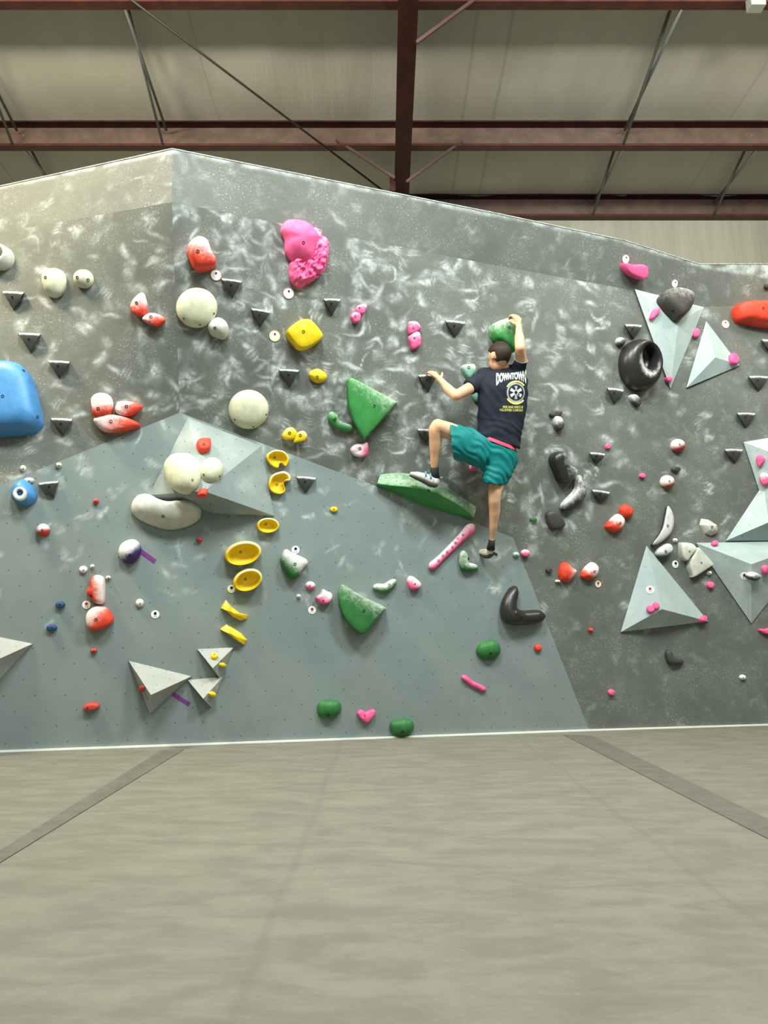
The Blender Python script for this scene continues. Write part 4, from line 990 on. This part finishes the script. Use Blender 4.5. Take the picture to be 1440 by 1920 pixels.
route_tag(1266, 1058, 7, TAGW, 'small white round tag right of the upright volume\'s tip', 'dark')
route_tag(1219, 1106, 7.5, TAGW, 'small white round tag stuck on the upright volume', 'red')
route_tag(1121, 1095, 6.5, TAGW, 'small white round tag under the chalk-whitened red hold', 'red', ring=RIMR)
route_tag(1396, 1080, 7.5, TAGW, 'small white round tag on the inverted volume', 'dark')

# ------------------------------------------------------------------ the climber
BW = BV
P0, N0 = hit(930, 760); U0, V0 = frame(N0)
def bp(x, y, h): return on_plane(x, y, P0 + N0 * h, N0)
def sphere(c, r, n=10):
    V, Fc = [], []
    for i in range(n + 1):
        a = math.pi * i / n
        for j in range(2 * n): b_ = math.pi * j / n; V.append(Vector(c) + Vector((math.sin(a) * math.cos(b_), math.sin(a) * math.sin(b_), math.cos(a))) * r)
    for i in range(n):
        for j in range(2 * n): Fc.append((i * 2 * n + j, (i + 1) * 2 * n + j, (i + 1) * 2 * n + (j + 1) % (2 * n), i * 2 * n + (j + 1) % (2 * n)))
    return V, Fc
def limb(path):
    """path: [(point, radius)] smooth tapered limb with round ends"""
    pts = []
    for i in range(len(path) - 1):
        (a, ra), (b_, rb) = path[i], path[i + 1]
        m_ = max(2, int((b_ - a).length / .012))
        pts += [(a.lerp(b_, k / m_), ra + (rb - ra) * (3 * (k / m_) ** 2 - 2 * (k / m_) ** 3)) for k in range(m_)]
    pts.append(path[-1])
    return [tube([p for p, _ in pts], [r for _, r in pts], 14), sphere(path[0][0], path[0][1]), sphere(path[-1][0], path[-1][1])] + [sphere(p, r * .99, 8) for p, r in path[1:-1]]
def loft(secs, n=30, e=.85, fn=bp):
    """secs: (x, y, h, hx, hy, depth)"""
    V, Fc = [], []; S = []
    for i in range(len(secs) - 1):
        for k in range(5):
            t_ = k / 5; g = lambda j: secs[max(0, min(len(secs) - 1, j))]
            p0, p1, p2, p3 = g(i - 1), g(i), g(i + 1), g(i + 2)
            S.append([.5 * (2 * p1[c_] + (p2[c_] - p0[c_]) * t_ + (2 * p0[c_] - 5 * p1[c_] + 4 * p2[c_] - p3[c_]) * t_ ** 2 + (3 * p1[c_] - p0[c_] - 3 * p2[c_] + p3[c_]) * t_ ** 3) for c_ in range(6)])
    S.append(list(secs[-1]))
    for x, y, h, hx, hy, d in S:
        for j in range(n):
            a = 2 * math.pi * j / n; ca = math.copysign(abs(math.cos(a)) ** e, math.cos(a)); sa = math.copysign(abs(math.sin(a)) ** e, math.sin(a))
            V.append(fn(x + hx * ca, y + hy * ca, h + d * sa))
    for i in range(len(S) - 1):
        for j in range(n): Fc.append((i * n + j, i * n + (j + 1) % n, (i + 1) * n + (j + 1) % n, (i + 1) * n + j))
    Fc.append(tuple(range(n - 1, -1, -1))); Fc.append(tuple((len(S) - 1) * n + j for j in range(n)))
    return V, Fc
def union(name, parts, voxel, mat, parent=None, smooth=2, warp=None, origin=None):
    V, Fc = merge(parts)
    me = bpy.data.meshes.new('tmp'); me.from_pydata([tuple(v) for v in V], [], Fc)
    bm = bmesh.new(); bm.from_mesh(me); bmesh.ops.recalc_face_normals(bm, faces=bm.faces); bm.to_mesh(me); bm.free()
    o = bpy.data.objects.new('tmp', me); COL.objects.link(o)
    md = o.modifiers.new('r', 'REMESH'); md.mode = 'VOXEL'; md.voxel_size = voxel
    bpy.context.view_layer.update()
    ev = o.evaluated_get(bpy.context.evaluated_depsgraph_get()); m2_ = bpy.data.meshes.new_from_object(ev)
    bpy.data.objects.remove(o)
    bm = bmesh.new(); bm.from_mesh(m2_)
    for _ in range(smooth): bmesh.ops.smooth_vert(bm, verts=bm.verts, factor=.5, use_axis_x=True, use_axis_y=True, use_axis_z=True)
    bm.normal_update()
    if warp:
        for v in bm.verts: v.co = v.co + v.normal * warp(v.co)
    V = [v.co.copy() for v in bm.verts]; bm.verts.index_update(); Fc = [tuple(v.index for v in f.verts) for f in bm.faces]; bm.free()
    bpy.data.meshes.remove(m2_)
    return obj(name, V, Fc, mat, parent, True, origin if origin is not None else V[0]), V, Fc
def skin_like(name, col, n1, amt, rough):
    m, t, b = nt(name); tc = N(t, 'ShaderNodeTexCoord'); ob = tc.outputs['Object']
    c = mix(t, ramp(t, noise_tex(t, ob, n1, 4), .3, .7), tuple(q * (1 - amt) for q in col), col)
    L(t, c, b.inputs['Base Color']); val(b, 'Roughness', rough); val(b, 'Specular IOR Level', .3)
    bump(t, b, noise_tex(t, ob, n1 * 6, 3), .2, .002)
    return m
SKIN = skin_like('skin', (0.74, 0.43, 0.27), 12, .18, .55)
HAIR = skin_like('brown_hair', (0.030, 0.018, 0.011), 60, .5, .6)
SHIRT = skin_like('navy_cotton', (0.014, 0.018, 0.034), 14, .3, .85)
TEAL = skin_like('teal_nylon', (0.0, 0.19, 0.19), 16, .22, .6)
ROSE = flat('rose_waistband', (0.72, .07, .14), .7); SOCK = flat('black_sock', (0.018, .018, .02), .9)
SHOE = flat('shoe_pale_grey', (0.50, .53, .50), .6, nscale=40, namt=.2); SOLE = flat('shoe_dark_sole', (0.05, .05, .048), .6); STRAPB = flat('shoe_blue_strap', (0.10, .30, .42), .6); SHOEC = flat('shoe_cream', (0.58, .57, .44), .6, nscale=40, namt=.2)

# head
HC = bp(935, 668.5, .30)
fdir = (-U0 * .30 - N0 * .90 - V0 * .22).normalized()
hup = (V0 - fdir * V0.dot(fdir)).normalized(); hr = fdir.cross(hup).normalized()
if hr.dot(U0) < 0: hr = -hr
def hp(r_, u_, f_): return HC + hr * r_ + hup * u_ + fdir * f_
def ellipsoid(c, ax, n=18):
    V, Fc = sphere(Vector((0, 0, 0)), 1, n)
    return [c + ax[0] * v.x + ax[1] * v.y + ax[2] * v.z for v in V], Fc
head = [ellipsoid(hp(0, .012, -.008), (hr * .074, fdir * .094, hup * .090)),
        ellipsoid(hp(0, -.045, .028), (hr * .056, fdir * .062, hup * .070)),
        ellipsoid(hp(0, -.088, .060), (hr * .026, fdir * .024, hup * .022)),
        ellipsoid(hp(0, -.022, .096), (hr * .012, fdir * .018, hup * .022)),
        ellipsoid(hp(0, -.034, .100), (hr * .017, fdir * .014, hup * .010)),
        ellipsoid(hp(0, .012, .080), (hr * .050, fdir * .012, hup * .010)),
        ellipsoid(hp(0, -.062, .084), (hr * .022, fdir * .010, hup * .006)),
        ellipsoid(hp(0, -.072, .082), (hr * .019, fdir * .010, hup * .006))]
for s in (-1, 1):
    head += [ellipsoid(hp(.075 * s, -.010, -.004), (hr * .010, fdir * .020 - hr * .006 * s, hup * .031)), ellipsoid(hp(.079 * s, -.012, -.012), (hr * .007, fdir * .010, hup * .022))]
neck = limb([(bp(944, 700, .24), .062), (bp(940, 684, .275), .056), (bp(937, 674, .29), .055)])
parts = head + neck
# torso, hidden under the shirt
parts.append(loft([(934, 858, .25, 26, 8, .085), (935, 828, .25, 29, 8, .09), (940, 790, .25, 36, 4, .09), (943, 745, .25, 40, 0, .10), (940, 712, .25, 42, -3, .09), (942, 698, .25, 26, -3, .06)]))
# arms
def B(x, y, h, r): return (bp(x, y, h), r)
parts += limb([B(968, 700, .25, .050), B(977, 676, .33, .046), B(975, 652, .41, .040), B(974, 636, .34, .040), B(973, 622, .25, .029), B(973, 611, .20, .024)])
parts += limb([B(905, 712, .26, .052), B(880, 728, .30, .046), B(855, 742, .34, .040), B(843, 732, .28, .038), B(829, 716, .19, .026), B(823, 710, .16, .024)])
# right hand closed on the green hold's top corner
for j, (kx, ky, kh) in enumerate(((976, 598, .19), (972, 594, .195), (967, 592, .195), (962, 593, .19))):
    parts += limb([B(973 - j * .6, 610, .20, .013), B(kx, ky, kh, .0115)])
    ln = (.8, 1.0, 1.05, .95)[j]
    parts += limb([B(kx, ky, kh, .0105), B(kx - 5 * ln, ky - 1.5, kh - .025, .0098), B(kx - 8 * ln, ky + 2, kh - .048, .0090), B(kx - 8.5 * ln, ky + 5.5, kh - .060, .0080)])
parts += limb([B(970, 609, .20, .013), B(962, 606, .185, .0115), B(957, 600, .165, .0095)])
# left hand on the edge hold
for j, (kx, ky, kh) in enumerate(((818, 700, .135), (813.5, 698.5, .135), (809, 698.5, .130), (805, 700, .122))):
    parts += limb([B(823 - j * .8, 709, .155, .013), B(kx, ky, kh, .0112)])
    ln = (.95, 1.05, 1.0, .8)[j]
    parts += limb([B(kx, ky, kh, .0105), B(kx - 3 * ln, ky - 1.5, kh - .028, .0096), B(kx - 5.5 * ln, ky + .8, kh - .052, .0088), B(kx - 7 * ln, ky + 2.5, kh - .062, .0078)])
parts += limb([B(825, 711, .16, .013), B(829, 704, .155, .0115), B(829, 699, .140, .0095)])
# legs
parts += limb([B(912, 850, .25, .085), B(880, 831, .28, .070), B(845, 809, .31, .066), B(821, 799, .32, .056), B(816, 806, .31, .052), B(816, 830, .28, .047), B(815, 858, .245, .036), B(814.5, 880, .22, .028), B(815, 892, .21, .028)])
def O(x, y, h, r): return (off(x, y, h), r)
foot = bp(927, 955, .27)
parts += limb([B(938, 866, .25, .075), B(934, 895, .28, .066), B(928, 922, .30, .054), B(927, 938, .29, .049), B(927.5, 956, .26, .045), B(925, 985, .22, .034), B(922.5, 1010, .18, .023), B(921, 1024, .165, .025)])
body, bV, bF = union('person', parts, .0062, SKIN, None, 3, None, bp(935, 850, .25))
tag(body, 'person in navy t-shirt and teal shorts climbing with one arm raised, seen from behind', 'person')
# hair
V, Fc = sphere(Vector((0, 0, 0)), 1, 26); HV = []
for v in V:
    r_, f_, u_ = v.x, v.y, v.z
    line = -.84 if f_ < -.15 else (-.84 + (f_ + .15) * 2.3 if f_ < .3 else .23 + (f_ - .3) * .4)
    if abs(r_) > .84 and f_ > -.25: line = max(line, .0)
    k = max(0, min(1, (u_ - line) / .14 + .3)); k = k * k * (3 - 2 * k)
    s = .90 + .20 * k + .03 * noise.noise(Vector((r_ * 9, f_ * 9, u_ * 5))) * k
    HV.append(hp(r_ * .074 * s, .012 + u_ * .090 * s + .004 * k, -.008 + f_ * .094 * s))
obj('hair', HV, Fc, HAIR, body, True, HC)
# t-shirt
sh = [loft([(935, 829, .25, 40.5, 13, .125), (936, 812, .25, 41, 9, .122), (939, 790, .25, 43.5, 5, .118), (942, 760, .25, 46.5, 1, .120), (943, 735, .25, 47, -1, .122), (943, 715, .25, 46, -4, .112), (941, 700, .25, 38, -5, .090), (943, 691, .255, 24, -4, .070)])]
sh += limb([B(910, 711, .25, .072), B(895, 717, .265, .064), B(881, 726, .285, .056)])[:2] + [tube([bp(890, 720, .272), bp(878.5, 726.5, .292)], [.066, .064], 18)]
sh += limb([B(965, 706, .25, .066), B(973, 690, .28, .056)]) + [tube([bp(973, 690, .285), bp(977, 674.5, .33)], [.055, .051], 18)]
sh += limb([B(905, 700, .25, .045), B(943, 695, .25, .05), B(970, 697, .25, .05)])
def wr(p):
    a = noise.noise(Vector((p.x * 5 + p.z * 3, p.y * 4, p.z * 14))) * .007
    if p.z < 2.45: a += math.sin(p.z * 95 + p.x * 30 + noise.noise(p * 7) * 5) * .0022
    a += math.sin((p.z * .8 + p.x * 1.1) * 70 + noise.noise(p * 6) * 4) * .0018
    return a
shirt, sV, sF = union('t_shirt', sh, .009, SHIRT, body, 4, wr)
# shorts
so = [loft([(935, 829, .25, 31, 12, .118), (934, 846, .25, 37, 12.5, .132), (935, 862, .25, 34, 10, .125), (932, 875, .25, 25, 6, .10)])]
so.append(loft([(918, 851, .265, -12, 33, .115), (895, 842, .28, -4, 33, .120), (868, 832, .295, 1, 34, .120), (847, 828, .31, 4, 34, .118)]))
so.append(loft([(941, 862, .25, 29, 6, .122), (935, 883, .27, 27, 5, .112), (930, 897, .28, 24.5, 4.5, .106), (925, 908, .29, 21.5, 3, .100)]))
def wr2(p):
    return math.sin((p.x * .9 + p.z * 1.3) * 75 + noise.noise(p * 8) * 6) * .0035 + noise.noise(p * 11) * .008
shorts, oV, oF = union('shorts', so, .009, TEAL, body, 3, wr2)
# waistband: a band round the waist between shirt and shorts
wv, wf = loft([(935, 826, .25, 32.5, 12.5, .124), (934.5, 832.5, .25, 34, 12.8, .131)], 40)
obj('waistband', wv, wf, ROSE, shorts, True, wv[0])
# socks and shoes
obj('sock', *tube([bp(815, 876, .225), bp(815, 888, .215), bp(815, 897, .21)], [.032, .034, .038], 16), SOCK, body, True)
obj('sock', *tube([bp(922.5, 1012, .178), bp(921.5, 1020, .17), bp(920, 1030, .155)], [.026, .028, .034], 16), SOCK, body, True)
def shoe(path, sole_dn, mat, strap, lab):
    s_, sV_, sF_ = union('climbing_shoe', limb(path), .006, mat, body, 3)
    so_path = [(p + sole_dn * r * .72, r * .80) for p, r in path]
    union('sole', limb(so_path), .006, SOLE, s_, 2)
    for q, (p, r) in enumerate(strap):
        obj('strap', *tube([p + N0 * r + V0 * .0, p + V0 * r * .9 + N0 * r * .3, p + V0 * r * .5 - N0 * r * .6], .011, 8, squash=.4), STRAPB, s_, True)
dnv = (-V0 * .8 + N0 * .1).normalized()
shoe([B(817, 903, .225, .034), B(810, 901, .215, .036), B(797, 895, .195, .032), B(783, 890.5, .17, .027), B(772, 888.5, .15, .018)], (-V0 * .85 - U0 * .3).normalized(), SHOE, [(bp(796, 893, .195), .034), (bp(805, 897, .21), .037)], '')
shoe([B(921, 1034, .135, .030), B(916, 1036, .11, .034), B(909, 1036, .07, .032), B(903, 1035, .045, .024)], (-V0 * .9).normalized(), SHOEC, [(bp(918, 1031, .12), .034)], '')
obj('pull_tab', *tube([bp(826, 897, .25), bp(830, 895, .255)], .009, 8), STRAPB, body, True)
obj('pull_tab', *tube([bp(925, 1036, .155), bp(932, 1041, .165)], .010, 8), SOCK, body, True)

# print on the back of the shirt
SBV = BVHTree.FromPolygons([tuple(v) for v in sV], sF)
def on_shirt(x, y, lift=.0025):
    p, n, i, t_ = SBV.ray_cast(CAM, ray(x, y))
    if p is None: p = bp(x, y, .36)
    return p - ray(x, y) * lift
PWHT = flat('print_white', (0.75, .79, .75), .8); PYEL = flat('print_yellow', (0.66, .60, .16), .8); PGREY = flat('print_grey', (0.33, .36, .38), .8); PNVY = flat('print_dark', (0.02, .025, .05), .8)
def text_print(name, s, fn, mat, lift=.0025):
    """fn maps (u in 0..1 along the line, v in 0..1 up) to a photo pixel on the shirt"""
    cu = bpy.data.curves.new('t', 'FONT'); cu.body = s; cu.offset = .05 if s == 'DOWNTOWN' else .02; cu.resolution_u = 3
    o = bpy.data.objects.new('t', cu); COL.objects.link(o); bpy.context.view_layer.update()
    me = bpy.data.meshes.new_from_object(o.evaluated_get(bpy.context.evaluated_depsgraph_get())); bpy.data.objects.remove(o)
    bm = bmesh.new(); bm.from_mesh(me); bmesh.ops.triangulate(bm, faces=bm.faces)
    for _ in range(2): bmesh.ops.subdivide_edges(bm, edges=[e for e in bm.edges if e.calc_length() > .12], cuts=1, use_grid_fill=False); bmesh.ops.triangulate(bm, faces=bm.faces)
    xs = [v.co.x for v in bm.verts]; ys_ = [v.co.y for v in bm.verts]; x0, x1, y0, y1 = min(xs), max(xs), min(ys_), max(ys_)
    V = [on_shirt(*fn((v.co.x - x0) / (x1 - x0), (v.co.y - y0) / (y1 - y0)), lift) for v in bm.verts]
    bm.verts.index_update(); Fc = [tuple(v.index for v in f.verts) for f in bm.faces]; bm.free()
    return obj(name, V, Fc, mat, shirt, False, V[0])
def arch(u_, v_):
    x = 930.5 + 56 * u_
    top = 699 - (0 if u_ < .55 else (u_ - .55) * 12)
    bot = 711.5 + 12 * (2 * u_ - 1) ** 2 - (0 if u_ < .55 else (u_ - .55) * 10)
    return x, bot + (top - bot) * v_
text_print('printed_name', 'DOWNTOWN', arch, PWHT)
def ringp(name, cx, cy, r0, r1, a0, a1, mat, lift=.0025, asp=.92):
    V, Fc = [], []; n_ = 30
    for i in range(n_ + 1):
        a = math.radians(a0 + (a1 - a0) * i / n_)
        for r_ in (r0, r1): V.append(on_shirt(cx + r_ * math.cos(a) * asp, cy - r_ * math.sin(a), lift))
    Fc = [(2 * i, 2 * i + 1, 2 * i + 3, 2 * i + 2) for i in range(n_)]
    obj(name, V, Fc, mat, shirt, False, V[0])
CX, CY = 967.5, 736
ringp('emblem_ring', CX, CY, 15.5, 18, 0, 360, PGREY)
ringp('emblem_ring', CX, CY, 17.5, 19, 90, 300, PGREY)
ringp('emblem_arc', CX, CY, 19.5, 22.5, 38, 150, PYEL)
ringp('emblem_arc', CX, CY, 19, 22.5, 212, 318, PYEL)
for a in (30, 90, 150, 210, 270, 330):
    V = []; an = math.radians(a); ca, sa = math.cos(an), math.sin(an)
    for d, w_ in ((3, -2), (3, 2), (12.5, 3.0), (12.5, -3.0)): V.append(on_shirt(CX + (d * ca - w_ * sa) * .92, CY - (d * sa + w_ * ca)))
    obj('emblem_bar', V, [(0, 1, 2, 3)], PWHT if a in (30, 150, 210, 330) else PGREY, shirt, False, V[0])
text_print('printed_line', 'FIRE AND RESCUE', lambda u_, v_: (943 + 38 * u_, 765.3 - 4.5 * v_ + .3 * u_), PYEL)
text_print('printed_line', 'VOLUNTEER COMPANY', lambda u_, v_: (937 + 44 * u_, 771 - 4.6 * v_ + .8 * u_), PYEL)
# light cuff ring of the raised sleeve
ax = (bp(977, 674.5, .33) - bp(973, 690, .285)).normalized(); c_ = bp(977, 674.5, .33)
e1 = ax.orthogonal().normalized(); e2 = ax.cross(e1)
pts = [c_ + (e1 * math.cos(a) + e2 * math.sin(a)) * .051 for a in [2 * math.pi * k / 30 for k in range(31)]]
obj('sleeve_cuff', *tube(pts, .0032, 6), PGREY, shirt, True)
